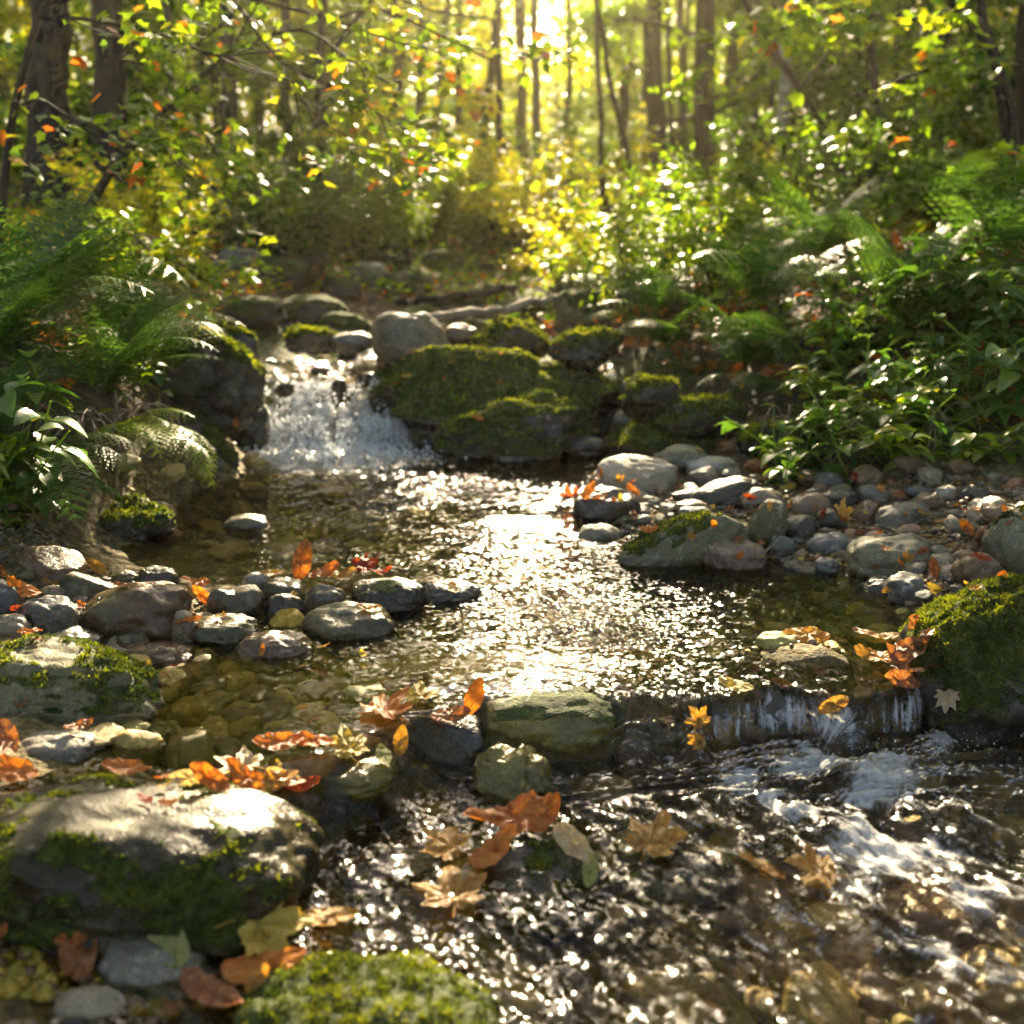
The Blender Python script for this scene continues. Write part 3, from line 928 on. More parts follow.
# cobbles and rocks of the left spit
for n_, lab, box, zl, mt, kw in [
    ('rock', 'brown angular rock at the back of the left spit below the dark bank', (18, 547, 86, 592), .03, 'brown', dict(facets=4)),
    ('rock', 'olive brown flat topped rock between the angular rock and the glossy brown one', (62, 571, 120, 602), .025, 'olive', dict(facets=2, tilt=-10)),
    ('rock', 'smooth round dark green grey stone at the left of the spit', (19, 594, 80, 633), .035, 'slate', dict()),
    ('rock', 'large glossy reddish brown rock in the middle of the left spit', (86, 581, 194, 638), .01, 'brown', dict(boxy=2.7, tilt=9, wetup=.08)),
    ('rock', 'dark blue grey stone touching the yellow mossed boulder', (37, 627, 99, 658), .01, 'slate', dict(boxy=2.6)),
    ('rock', 'small olive stone behind the glossy reddish brown rock', (107, 569, 140, 586), .012, 'olive', dict()),
    ('rock', 'dark rounded stone at the waterline behind the glossy reddish brown rock', (137, 565, 179, 588), .008, 'dark', dict()),
    ('rock', 'small grey angular rock with a sharp lit facet beside the orange leaves', (205, 586, 242, 614), .005, 'grey', dict(facets=6)),
    ('rock', 'speckled grey angular rock in the centre of the left spit', (217, 583, 266, 617), .0, 'grey', dict(facets=5, moss=.1)),
    ('rock', 'tiny pale grey stone perched behind the speckled angular rock', (243, 571, 269, 588), .02, 'pale', dict()),
    ('rock', 'flat olive slab lying behind the upright orange leaves', (262, 577, 306, 602), .008, 'olive', dict(boxy=3)),
    ('rock', 'round dark stone with light speckles in front of the flat olive slab', (265, 593, 304, 618), .0, 'dark', dict(moss=.1)),
    ('rock', 'grey blunt stone leaning right of the upright orange leaves', (306, 584, 346, 614), .0, 'grey', dict(facets=2, tilt=12)),
    ('rock', 'olive speckled rock at the waterline in front of the speckled angular rock', (186, 613, 259, 645), -.005, 'olive', dict(facets=2)),
    ('rock', 'low wet grey brown rock with streaked water trailing to the right', (306, 602, 398, 642), -.012, 'olive', dict(wetup=.03, sink=.1)),
    ('rock', 'low wet brown rock with a white gleam on its right end', (238, 631, 312, 662), -.012, 'brown', dict(wetup=.03, sink=.05)),
    ('rock', 'low brown rock speckled with drops in front of the glossy reddish brown rock', (115, 638, 196, 670), -.012, 'brown', dict(wetup=.03, sink=.05)),
    ('rock', 'long dark flat rock with a rusty right end closing the left spit', (354, 578, 426, 611), .0, 'dark', dict(boxy=3, moss=.05)),
    ('rock', 'dark slate stone awash in the glitter right of the spit', (416, 578, 478, 602), -.005, 'slate', dict(sink=.05, wetup=.03)),
    ('rock', 'grey green stone cut off by the left edge of the view', (-18, 580, 26, 617), .04, 'slate', dict()),
    ('rock', 'pale pinkish stone at the left edge beside the round dark green grey stone', (-14, 614, 32, 644), .035, 'tan', dict(facets=2)),
    ('rock', 'tan block shaped stone in front of the small grey angular rock', (168, 610, 198, 642), .0, 'tan', dict(facets=5)),
    ('rock', 'small flat olive stone under the glossy reddish brown rock', (117, 630, 152, 652), .0, 'olive', dict()),
    ('rock', 'wet dark stone between the glossy rock and the tan block', (142, 622, 178, 642), .0, 'dark', dict(wetup=.03)),
    ('rock', 'small cream stone behind the round dark green grey stone', (38, 583, 66, 597), .04, 'tan', dict(facets=3)),
    ('rock', 'grey stone almost hidden behind the round dark green grey stone', (64, 594, 90, 612), .02, 'grey', dict()),
    # pool
    ('rock', 'small rock with white foam standing alone in the calm pool', (224, 513, 270, 531), -.01, 'grey', dict(sink=.05, wetup=.03)),
    ('rock', 'low flat brown rock awash in the sunlit middle of the pool', (480, 515, 572, 535), -.012, 'dark', dict(sink=.0, wetup=.01, rough=.3, facets=3)),
    ('rock', 'dark dripping rock just right of the flat rock in the glitter', (560, 548, 650, 566), -.012, 'dark', dict(sink=.0, wetup=.05)),
    # left bank rocks
    ('rock', 'low dark rock with moss on top at the foot of the fern bank', (70, 498, 168, 540), .0, 'dark', dict(moss=.6, tufts=2200, tsize=.009, mossup=0)),
    ('rock', 'mossy sloping rock with two orange leaves below the left ferns', (112, 408, 228, 472), .02, 'dark', dict(moss=.75, tilt=-16, tufts=4500, tsize=.01, mossup=-.1)),
    ('rock', 'dark low rock with a root across it at the left waterline', (100, 448, 182, 492), .01, 'dark', dict(moss=.45, tufts=1500, tsize=.01, mossup=0)),
    ('rock', 'dark wet rock against the left side of the waterfall', (208, 402, 278, 452), .0, 'dark', dict(wetup=.12, facets=3)),
    ('boulder', 'tall moss topped boulder left above the waterfall', (160, 328, 256, 400), .22, 'dark', dict(moss=.6, tilt=-20, tufts=5000, tsize=.012, mossup=0)),
    ('rock', 'dark mossy rock between the tall moss topped boulder and the upper stream', (204, 326, 264, 366), .3, 'dark', dict(moss=.55, tufts=2500, tsize=.012, mossup=0)),
    ('rock', 'flat mossy stone at the head of the waterfall on the left', (284, 327, 338, 346), .33, 'dark', dict(moss=.7, tufts=1500, tsize=.012, mossup=0)),
    ('rock', 'grey rock in the shade beyond the head of the waterfall', (332, 330, 372, 346), .33, 'grey', dict(moss=.2)),
    # centre
    ('boulder', 'bare grey tan boulder on top of the falls beside the log', (374, 312, 456, 362), .26, 'grey', dict(moss=.12, facets=2)),
    ('boulder', 'broad green mossy boulder in the centre right of the waterfall', (378, 347, 604, 422), .09, 'dark', dict(moss=.8, tufts=14000, tsize=.011, depth=.75, boxy=2.2, rough=.28, facets=1, mossup=-.1, fine=.04)),
    ('boulder', 'slanted moss covered rock leaning in front of the broad mossy boulder', (436, 398, 594, 460), .0, 'dark', dict(moss=.9, tilt=15, tufts=7500, tsize=.010, depth=.55, rough=.32, mossup=-.05, facets=0, fine=.05, boxy=2.2)),
    ('rock', 'low bright green mossy rock at the back of the gravel bar', (608, 420, 716, 458), .05, 'dark', dict(moss=.85, tufts=5500, tsize=.010, mossup=-.3, boxy=3)),
    ('rock', 'mossy rock leaning left behind the low bright green one', (656, 393, 738, 432), .14, 'dark', dict(moss=.7, tilt=14, tufts=3500, tsize=.010, mossup=-.1)),
    ('rock', 'grey wedge shaped stone in front of the slanted moss covered rock', (503, 430, 546, 459), .0, 'grey', dict(facets=4, wetup=.01)),
    ('rock', 'dark rock left below the thin side trickle', (560, 434, 612, 452), .02, 'dark', dict(facets=2)),
    ('rock', 'grey brown rock at the foot of the thin side trickle', (614, 405, 654, 428), .10, 'grey', dict(facets=3)),
    ('rock', 'reddish rounded stone against the grey tan boulder', (404, 345, 436, 364), .26, 'rust', dict()),
    ('rock', 'dark mossy rock at the right of the thin side trickle', (622, 374, 682, 408), .2, 'dark', dict(moss=.6, tufts=2000, tsize=.01, mossup=0)),
    ('rock', 'mossy hump beyond the broad mossy boulder near the log', (476, 318, 548, 350), .3, 'dark', dict(moss=.6, tufts=2000, tsize=.012, mossup=0)),
    ('rock', 'moss capped rock beside the lit shrub beyond the log', (556, 326, 620, 356), .3, 'dark', dict(moss=.65, tufts=1800, tsize=.012, mossup=0)),
    ('rock', 'brown rock between log and mossy hump', (440, 322, 478, 342), .32, 'brown', dict()),
    ('rock', 'green mossed rock where the gravel bar meets the right bank', (738, 420, 780, 448), .12, 'dark', dict(moss=.7, tufts=1800, tsize=.009, mossup=-.2)),
    ('rock', 'vivid green moss lump at the edge of the right bank', (788, 408, 846, 450), .13, 'dark', dict(moss=.85, tufts=3500, tsize=.009, mossup=-.4)),
    # gravel bar
    ('rock', 'large flat tan rock at the left head of the gravel bar', (594, 455, 676, 494), .02, 'tan', dict(boxy=2.9, facets=1)),
    ('rock', 'dark triangular rock at the waterline with orange leaves on its left', (574, 486, 642, 523), .0, 'dark', dict(facets=5)),
    ('rock', 'long slanting rock with green lichen at the waterline of the gravel bar', (622, 512, 744, 566), .0, 'olive', dict(moss=.42, tilt=17, tufts=2500, tsize=.006, depth=.4)),
    ('rock', 'wet brown rock right under the long slanting rock', (702, 537, 764, 571), .0, 'brown', dict(wetup=.02, tilt=-10)),
    ('rock', 'upright olive rock behind the long slanting rock', (748, 497, 784, 543), .03, 'olive', dict(tilt=-20)),
    ('rock', 'big smooth grey green rock at the waterline below the right bank', (842, 536, 934, 580), .0, 'olive', dict(boxy=2.8, tilt=4)),
    ('rock', 'rounded brown stone stacked on a dark one in the gravel bar', (788, 492, 832, 521), .04, 'brown', dict()),
    ('rock', 'flat dark stone under the rounded brown one in the gravel bar', (783, 510, 836, 531), .02, 'dark', dict(boxy=3)),
    ('rock', 'long smooth grey stone tilted towards the right bank', (868, 500, 932, 532), .035, 'grey', dict(tilt=14)),
    ('rock', 'long dark stone tilted up behind the large flat tan rock', (690, 476, 758, 508), .04, 'dark', dict(tilt=16)),
    ('rock', 'pale tan oval stone behind the upright olive rock', (738, 486, 784, 510), .045, 'tan', dict()),
    ('rock', 'olive grey stone behind the large flat tan rock', (656, 443, 704, 467), .07, 'olive', dict()),
    ('boulder', 'tall olive boulder cut off by the right edge above the mossy boulder', (986, 497, 1080, 575), .06, 'olive', dict(moss=.3, tilt=24, tufts=1200, tsize=.006)),
    ('rock', 'dark angular block in front of the tall olive boulder', (938, 560, 980, 592), .01, 'slate', dict(facets=5)),
    ('rock', 'green grey flat stone right of the big smooth rock', (924, 546, 974, 564), .02, 'olive', dict()),
    ('rock', 'dark wet low rock in the water under the big smooth grey green rock', (860, 573, 926, 598), -.008, 'slate', dict(wetup=.03, sink=.05)),
    ('rock', 'round dark slate stone left of the big smooth grey green rock', (808, 531, 851, 557), .01, 'slate', dict()),
    ('rock', 'flat brown grey stone left of the round dark slate one', (672, 498, 712, 516), .03, 'brown', dict()),
    ('rock', 'pale flat stone in the middle of the gravel bar behind the long dark one', (684, 455, 736, 474), .06, 'pale', dict(boxy=3)),
    ('rock', 'round blue grey stone by the foot of the upright olive rock', (768, 534, 796, 556), .01, 'slate', dict()),
    ('rock', 'dark grey stone near the back of the gravel bar below the ferns', (812, 470, 846, 490), .07, 'slate', dict()),
    ('rock', 'muted purple brown stone left of the long smooth grey one', (896, 522, 922, 540), .03, 'rust', dict()),
]:
    kw = dict(kw)
    if box[1] > 560 and box[2] < 480:
        kw.setdefault('wetup', .03)
    if kw.get('moss', 0) >= .5:
        kw.setdefault('rough', .28); kw.setdefault('facets', 3); kw.setdefault('fine', .045)
    R(n_, lab, box, zl, mt, cat='boulder' if n_ == 'boulder' else 'rock', **kw)

REF = [('largest front left boulder', (130, 860)), ('yellow mossed boulder', (70, 690)), ('right hand mossy boulder', (1000, 650)), ('long algae rock', (550, 715)),
       ('leaf covered slab', (330, 770)), ('glossy reddish brown rock', (140, 610)), ('speckled angular rock', (241, 600)), ('round dark green stone', (50, 613)),
       ('low streaked rock', (350, 622)), ('long dark flat rock', (390, 595)), ('large flat tan rock', (635, 475)), ('dark triangular rock', (608, 505)),
       ('long slanting lichened rock', (684, 540)), ('upright olive rock', (766, 520)), ('big smooth waterline rock', (888, 558)), ('rounded brown stone', (810, 507)),
       ('long smooth grey stone', (900, 516)), ('tall olive boulder', (1010, 530)), ('dark angular block', (959, 576)), ('low bright mossy rock', (662, 440)),
       ('low white gleaming rock', (275, 647)), ('broad central mossy boulder', (490, 395)), ('slanted mossy rock', (520, 425)), ('dark humped rock', (512, 775)),
       ('low speckled brown rock', (155, 654)), ('vivid moss lump', (815, 430))]
_used = {}


def rel_label(desc, noun, px, py, maxd=None):
    best = min(REF, key=lambda r: (r[1][0] - px) ** 2 + ((r[1][1] - py) * 1.6) ** 2)
    dx, dy = px - best[1][0], (py - best[1][1]) * 1.6
    rel = ('right of' if dx > 0 else 'left of') if abs(dx) > abs(dy) else ('in front of' if dy > 0 else 'behind')
    key = (desc, noun, rel, best[0])
    k = _used.get(key, 0)
    _used[key] = k + 1
    if k == 0:
        return f'{desc} {noun} {rel} the {best[0]}'
    o_ = ['second', 'third', 'fourth', 'fifth', 'sixth', 'seventh', 'eighth', 'ninth', 'tenth', 'eleventh', 'twelfth'][min(k - 1, 10)]
    return f'{desc} {noun} {rel} the {best[0]}, the {o_} nearest'


# ------------------------------------------------------------------ cobble variants and scatter
VAR = {}


def variant(mat, k, wet):
    key = (mat, k, wet)
    if key not in VAR:
        rs = random.Random(k * 31 + 5)
        me, *_ = rock_mesh('cobble', .05, .05 * rs.uniform(.62, .95), .05 * rs.uniform(.4, .68), 4, 100 + k, ROCK[mat], .19, rs.choice([0, 2, 3, 5]), rs.uniform(2, 2.8))
        at = me.attributes['wet'].data
        at.foreach_set('value', np.full(len(at), float(wet), dtype=np.float32))
        VAR[key] = me
    return VAR[key]


def inpoly(x, y, poly):
    c = False
    j = len(poly) - 1
    for i in range(len(poly)):
        if (poly[i][1] > y) != (poly[j][1] > y) and x < (poly[j][0] - poly[i][0]) * (y - poly[i][1]) / (poly[j][1] - poly[i][1]) + poly[i][0]:
            c = not c
        j = i
    return c


PLACED = [(x, y, (a + b) / 2 * .8) for x, y, a, b, _, _ in ROCKS]
WORD = {'grey': 'grey', 'slate': 'bluish', 'dark': 'blackish', 'brown': 'brown', 'olive': 'olive', 'tan': 'tan', 'pale': 'pale', 'rust': 'rusty', 'ochre': 'ochre', 'algae': 'greenish'}


def scatter_cobbles(poly_px, count, rmin, rmax, mats, noun, name, group, wet, seed, zplane=0.02, gap=.72, lift=.25, extra_label='', power=2.0):
    rs = random.Random(seed)
    pts, tries = [], 0
    xs = [p[0] for p in poly_px]; ys = [p[1] for p in poly_px]
    while len(pts) < count and tries < count * 120:
        tries += 1
        px, py = rs.uniform(min(xs), max(xs)), rs.uniform(min(ys), max(ys))
        if not inpoly(px, py, poly_px):
            continue
        v = P(px, py, zplane)
        fr = len(pts) / count
        r = rmax * (1 - fr) ** power + rmin * (1 - (1 - fr) ** power)
        r *= rs.uniform(.85, 1.15)
        if any((v.x - a) ** 2 + (v.y - b) ** 2 < ((r + c) * gap) ** 2 for a, b, c in PLACED):
            continue
        PLACED.append((v.x, v.y, r))
        pts.append((v.x, v.y, r))
    zs = terr([p[:2] for p in pts])
    info = []
    for (x, y, r), z in zip(pts, zs):
        mt = rs.choice(mats)
        px, py = proj(x, y, z)
        info.append((x, y, r, z, mt, px, py))
    # nearest first so that the ordinal in a repeated label is true
    def dref(t):
        b_ = min(REF, key=lambda q: (q[1][0] - t[5]) ** 2 + ((q[1][1] - t[6]) * 1.6) ** 2)
        return (b_[1][0] - t[5]) ** 2 + ((b_[1][1] - t[6]) * 1.6) ** 2
    info.sort(key=dref)
    for x, y, r, z, mt, px, py in info:
        me = variant(mt, rs.randrange(14), wet)
        o = obj(name, me, loc=(x, y, z + r * lift), rot=(rs.uniform(-.25, .25), rs.uniform(-.25, .25), rs.uniform(0, TAU)), scale=r / .05)
        sz = 'tiny' if r < .018 else 'small' if r < .028 else 'middling' if r < .042 else 'big'
        tag(o, rel_label(f'{sz} {WORD[mt]}', noun, px, py), 'stone', group)


BAR = [(600, 470), (640, 455), (700, 446), (760, 452), (830, 462), (900, 485), (980, 500), (1040, 530), (1060, 600), (960, 612), (930, 596), (880, 586), (850, 577), (800, 566), (740, 562), (690, 556), (640, 530), (596, 520)]
scatter_cobbles(BAR, 235, .012, .052, ['grey', 'grey', 'slate', 'dark', 'dark', 'brown', 'brown', 'olive', 'olive', 'tan', 'tan', 'rust'], 'cobble', 'cobble', 'loose cobbles on the gravel bar', 0, 1, .04, gap=.66, lift=.3, power=2.4)
SPIT = [(-10, 560), (60, 556), (140, 580), (200, 592), (300, 588), (345, 600), (300, 620), (200, 632), (120, 650), (60, 640), (-10, 650)]
scatter_cobbles(SPIT, 48, .010, .03, ['grey', 'slate', 'dark', 'brown', 'olive', 'tan'], 'cobble', 'cobble', 'loose cobbles on the left spit', 0, 2, .02, gap=.62, lift=.3)
BL = [(-30, 930), (110, 935), (110, 1010), (230, 960), (330, 935), (340, 970), (220, 1000), (200, 1060), (-40, 1060)]
scatter_cobbles(BL, 22, .010, .024, ['grey', 'dark', 'brown', 'tan', 'olive'], 'pebble', 'pebble', 'pebbles in the shallow water at bottom left', 1, 3, -.1, gap=.66, lift=.3)
SUB = [(160, 660), (230, 655), (320, 640), (400, 640), (470, 650), (520, 690), (430, 700), (360, 705), (400, 740), (270, 765), (150, 775), (100, 770), (165, 720), (120, 690)]
scatter_cobbles(SUB, 150, .014, .046, ['ochre', 'ochre', 'ochre', 'algae', 'ochre', 'brown'], 'sunken stone', 'submerged_stone', 'algae covered stones under the shallow water', 0, 4, -.05, gap=.68, lift=.26, power=1.3)
SUB2 = [(400, 545), (560, 560), (700, 575), (830, 590), (900, 610), (900, 700), (760, 690), (620, 690), (500, 660), (420, 640)]
scatter_cobbles(SUB2, 100, .016, .042, ['ochre', 'brown', 'algae', 'algae', 'dark'], 'sunken stone', 'submerged_stone', 'stones on the bed of the pool', 0, 5, -.085, gap=.8, lift=.05, power=1.2)
SUB3 = [(130, 500), (240, 470), (420, 470), (560, 480), (560, 520), (420, 560), (250, 570), (120, 560)]
scatter_cobbles(SUB3, 60, .025, .07, ['ochre', 'brown', 'algae', 'dark'], 'sunken stone', 'submerged_stone', 'stones on the bed of the far pool', 0, 6, -.09, gap=.85, lift=.15, power=1.2)
ROCKY = [(245, 385), (262, 350), (300, 345), (360, 350), (378, 380), (300, 388)]
for i_, (qx, qy, qw, lab_) in enumerate([(268, 368, 24, 'left of all'), (300, 352, 26, 'behind the middle'), (322, 371, 20, 'in the middle'), (348, 356, 22, 'right of the middle'), (366, 378, 20, 'at its right lip'), (285, 388, 18, 'at its left lip'), (338, 384, 16, 'on the centre of its lip')]):
    R('rock', f'small dark wet rock breaking the water above the waterfall, {lab_}', (qx - qw / 2, qy - qw * .42, qx + qw / 2, qy + 3), .19 if qy > 360 else .215, 'dark', 0, .8, facets=4, sink=.05, wetup=.2, rough=.25)
SUB4 = [(340, 830), (480, 800), (700, 780), (1000, 760), (1060, 1000), (900, 1060), (520, 1060), (420, 930)]
scatter_cobbles(SUB4, 95, .02, .06, ['brown', 'algae', 'ochre', 'ochre', 'brown'], 'stone', 'riffle_stone', 'stones under the rapids', 0, 7, -.19, gap=.85, lift=.2, power=1.2)


def gravel(name, polys, count, r0, r1, mats, zplane, wet, seed, label):
    """countless small grit as one object"""
    V0, F0 = ico(1)
    rs = np.random.default_rng(seed)
    rr = random.Random(seed)
    xy = []
    for poly in polys:
        xs = [p[0] for p in poly]; ys = [p[1] for p in poly]
        n = 0
        while n < count // len(polys):
            px, py = rr.uniform(min(xs), max(xs)), rr.uniform(min(ys), max(ys))
            if inpoly(px, py, poly):
                v = P(px, py, zplane); xy.append((v.x, v.y)); n += 1
    xy = np.array(xy)
    z = terr(xy)
    n = len(xy)
    s = rs.uniform(r0, r1, n) * rs.uniform(.6, 1.3, n)
    S = np.stack([s, s * rs.uniform(.6, 1, n), s * rs.uniform(.4, .8, n)], 1)
    an = rs.uniform(0, TAU, n)
    Vn = V0 * (1 + 0.18 * rs.normal(size=(len(V0), 1)))
    VV = Vn[None] * S[:, None] * (1 + .12 * rs.normal(size=(n, len(V0), 1)))
    c, s_ = np.cos(an)[:, None], np.sin(an)[:, None]
    VV = np.stack([VV[..., 0] * c - VV[..., 1] * s_, VV[..., 0] * s_ + VV[..., 1] * c, VV[..., 2]], -1)
    VV += np.column_stack([xy, z + s * .2])[:, None]
    FF = (F0[None] + (np.arange(n) * len(V0))[:, None, None]).reshape(-1, 3)
    me = mesh_np(name, VV.reshape(-1, 3), FF, ROCK[mats[0]], attrs={'moss': np.zeros(n * len(V0)), 'wet': np.full(n * len(V0), float(wet))})
    for m in mats[1:]:
        me.materials.append(ROCK[m])
    me.polygons.foreach_set('material_index', np.repeat(rs.integers(0, len(mats), n), len(F0)).astype(np.int32))
    o = obj(name, me)
    tag(o, label, 'gravel', kind='stuff')


gravel('gravel', [BAR], 4200, .004, .012, ['grey', 'dark', 'brown', 'tan', 'rust'], .04, 0, 1, 'fine mixed gravel filling the gaps of the right hand bar')
gravel('gravel', [SPIT], 1500, .003, .009, ['grey', 'dark', 'brown', 'tan'], .02, 0, 2, 'fine dark gravel between the stones of the left spit')
gravel('gravel', [SUB, SUB2, SUB3], 5200, .004, .012, ['ochre', 'algae', 'brown', 'ochre'], -.07, 0, 3, 'ochre gravel on the bed under the clear pool')
gravel('gravel', [SUB4, BL], 3600, .004, .012, ['brown', 'ochre', 'ochre', 'algae'], -.17, 0, 4, 'brown gravel on the bed under the rapids')


# ------------------------------------------------------------------ fallen leaves
def leaf_outline(kind, n=72, seed=0):
    rs = random.Random(seed)
    th = np.linspace(-math.pi, math.pi, n, endpoint=False)   # 0 = tip direction
    if kind == 'maple':
        r = np.full(n, .40)
        for a0, am, w in ((0, .62, .34), (.95, .52, .32), (-.95, .52, .32), (1.9, .28, .32), (-1.9, .28, .32)):
            a0 += rs.uniform(-.06, .06)
            d = np.abs(th - a0)
            r = np.maximum(r, .36 + am * np.clip(1 - d / (w * 1.75), 0, 1) ** .85)
        r += .05 * np.sign(np.sin(th * 17 + seed)) * (r > .42) * rs.uniform(.6, 1)
        r *= 1 - .55 * np.exp(-((np.abs(th) - math.pi) / .22) ** 2)
    elif kind == 'oak':
        r = .26 + .74 * np.clip(np.cos(th * .5), 0, 1) ** 3 * 1.0
        r *= 1 + .17 * np.cos(th * 13)
        r *= np.where(np.abs(th) > .5, .8, 1)
        r = np.maximum(r, .16)
    else:
        c = np.cos(th); s = np.sin(th)
        r = 1 / np.sqrt((c / .78) ** 2 + (s / .40) ** 2) * (1 + .22 * np.clip(1 - np.abs(th) / .5, 0, 1))
        r *= 1 + .02 * np.sin(th * 30)
    return th, r


LM = {}


def leaf_mesh(kind, mat, seed, curl):
    key = (kind, mat, seed, curl)
    if key in LM:
        return LM[key]
    rs = np.random.default_rng(seed * 7 + 3)
    th, r = leaf_outline(kind, 72, seed)
    n = len(th)
    rings = [0.0, .2, .4, .6, .8, 1.0]
    V = [(0, 0)]
    ve = [1.0]
    lobes = (0, .95, -.95, 1.9, -1.9) if kind == 'maple' else (0,)
    for q in rings[1:]:
        for a, rr in zip(th, r):
            V.append((math.sin(a) * rr * q, math.cos(a) * rr * q))
            ve.append(max(math.exp(-((a - l) * q / .05) ** 2) for l in lobes) * (1 - .5 * q))
    V = np.array(V)
    F4, F3 = [], []
    for k in range(n):
        F3.append((0, 1 + (k + 1) % n, 1 + k))
    for j in range(len(rings) - 2):
        o_ = 1 + j * n
        for k in range(n):
            k2 = (k + 1) % n
            F3.append((o_ + k, o_ + k2, o_ + n + k2)); F3.append((o_ + k, o_ + n + k2, o_ + n + k))
    x, y = V[:, 0], V[:, 1]
    rad = np.hypot(x, y)
    ph = rs.uniform(0, TAU)
    z = curl * (.55 * rad ** 2 * (0.6 + 0.7 * np.cos(2 * (np.arctan2(x, y) + ph))) + .16 * np.abs(x) + .12 * y * y)
    z += .10 * fbm(np.column_stack([x * 2.6, y * 2.6, np.full(len(x), seed)]), 4) * (1 + curl)
    z -= .04 * np.array(ve) * (rad > 0.02)
    VV = np.column_stack([x, y, z]) * .5
    stem = smooth_path([(0, 0, 0.0), (0.02 * rs.normal(), -.16, .02), (.06 * rs.normal(), -.36, .05 + .05 * curl)], 3)
    SV, SF = tube(stem, [.009] * len(stem), 4)
    SF = np.concatenate([SF[:, [0, 1, 2]], SF[:, [0, 2, 3]]])
    W_, G_ = join([(VV, np.array(F3)), (SV, SF)])
    rnd = np.clip(.5 + .3 * rs.normal() + .25 * fbm(np.column_stack([x * 1.5, y * 1.5, np.full(len(x), seed + 3.)]), 2), 0, 1)
    at = {'rnd': np.concatenate([rnd, np.full(len(SV), .2)]), 'vein': np.concatenate([ve, np.full(len(SV), .8)])}
    me = mesh_np('leaf', W_, G_, LEAF[mat], attrs=at)
    LM[key] = me
    return me


bpy.context.view_layer.update()
DG = bpy.context.evaluated_depsgraph_get()


def hit(px, py, under=None):
    d = ray(px, py).normalized()
    ok, loc, nrm, _, ob, _ = SC.ray_cast(DG, Vector((0, 0, H)) + d * .3, d)
    if ok and under and ob.name.startswith('water'):
        ok2, loc2, n2, _, ob2, _ = SC.ray_cast(DG, loc + d * .004, d)
        if ok2:
            return loc2, n2, ob2
    return (loc, nrm, ob) if ok else (P(px, py, 0), Vector((0, 0, 1)), None)


def put_leaf(label, px, py, spx, kind, mat, yaw=None, tilt=0, tdir=0, curl=.7, under=False, lift=None, group='fallen autumn leaves', name='fallen_leaf', seed=None):
    rs = random.Random(int(px * 3 + py * 11))
    tilt *= .55 if tilt < 55 else .95
    spx *= .8
    curl = curl
    loc, nrm, ob = hit(px, py, under)
    nrm = Vector(nrm)
    if nrm.z < 0:
        nrm = -nrm
    nrm = (nrm + Vector((0, 0, .6))).normalized()
    dist = (loc - Vector((0, 0, H))).length
    size = spx * dist / F
    q = Vector((0, 0, 1)).rotation_difference(nrm)
    yaw = yaw if yaw is not None else rs.uniform(0, TAU)
    M = Matrix.Rotation(math.radians(tdir), 4, 'Z') @ Matrix.Rotation(math.radians(tilt), 4, 'X') @ Matrix.Rotation(-math.radians(tdir), 4, 'Z') @ Matrix.Rotation(yaw, 4, 'Z')
    M = q.to_matrix().to_4x4() @ M
    me = leaf_mesh(kind, mat, seed if seed is not None else rs.randrange(5), round(curl * .65, 2))
    o = obj(name, me)
    up = lift if lift is not None else .004 + abs(math.sin(math.radians(tilt))) * size * .42 + (0.0 if under else .05 * size * curl)
    o.matrix_world = Matrix.Translation(loc + Vector((0, 0, up))) @ M @ Matrix.Scale(size * 1.15, 4)
    tag(o, label, 'leaf', group)
    return o


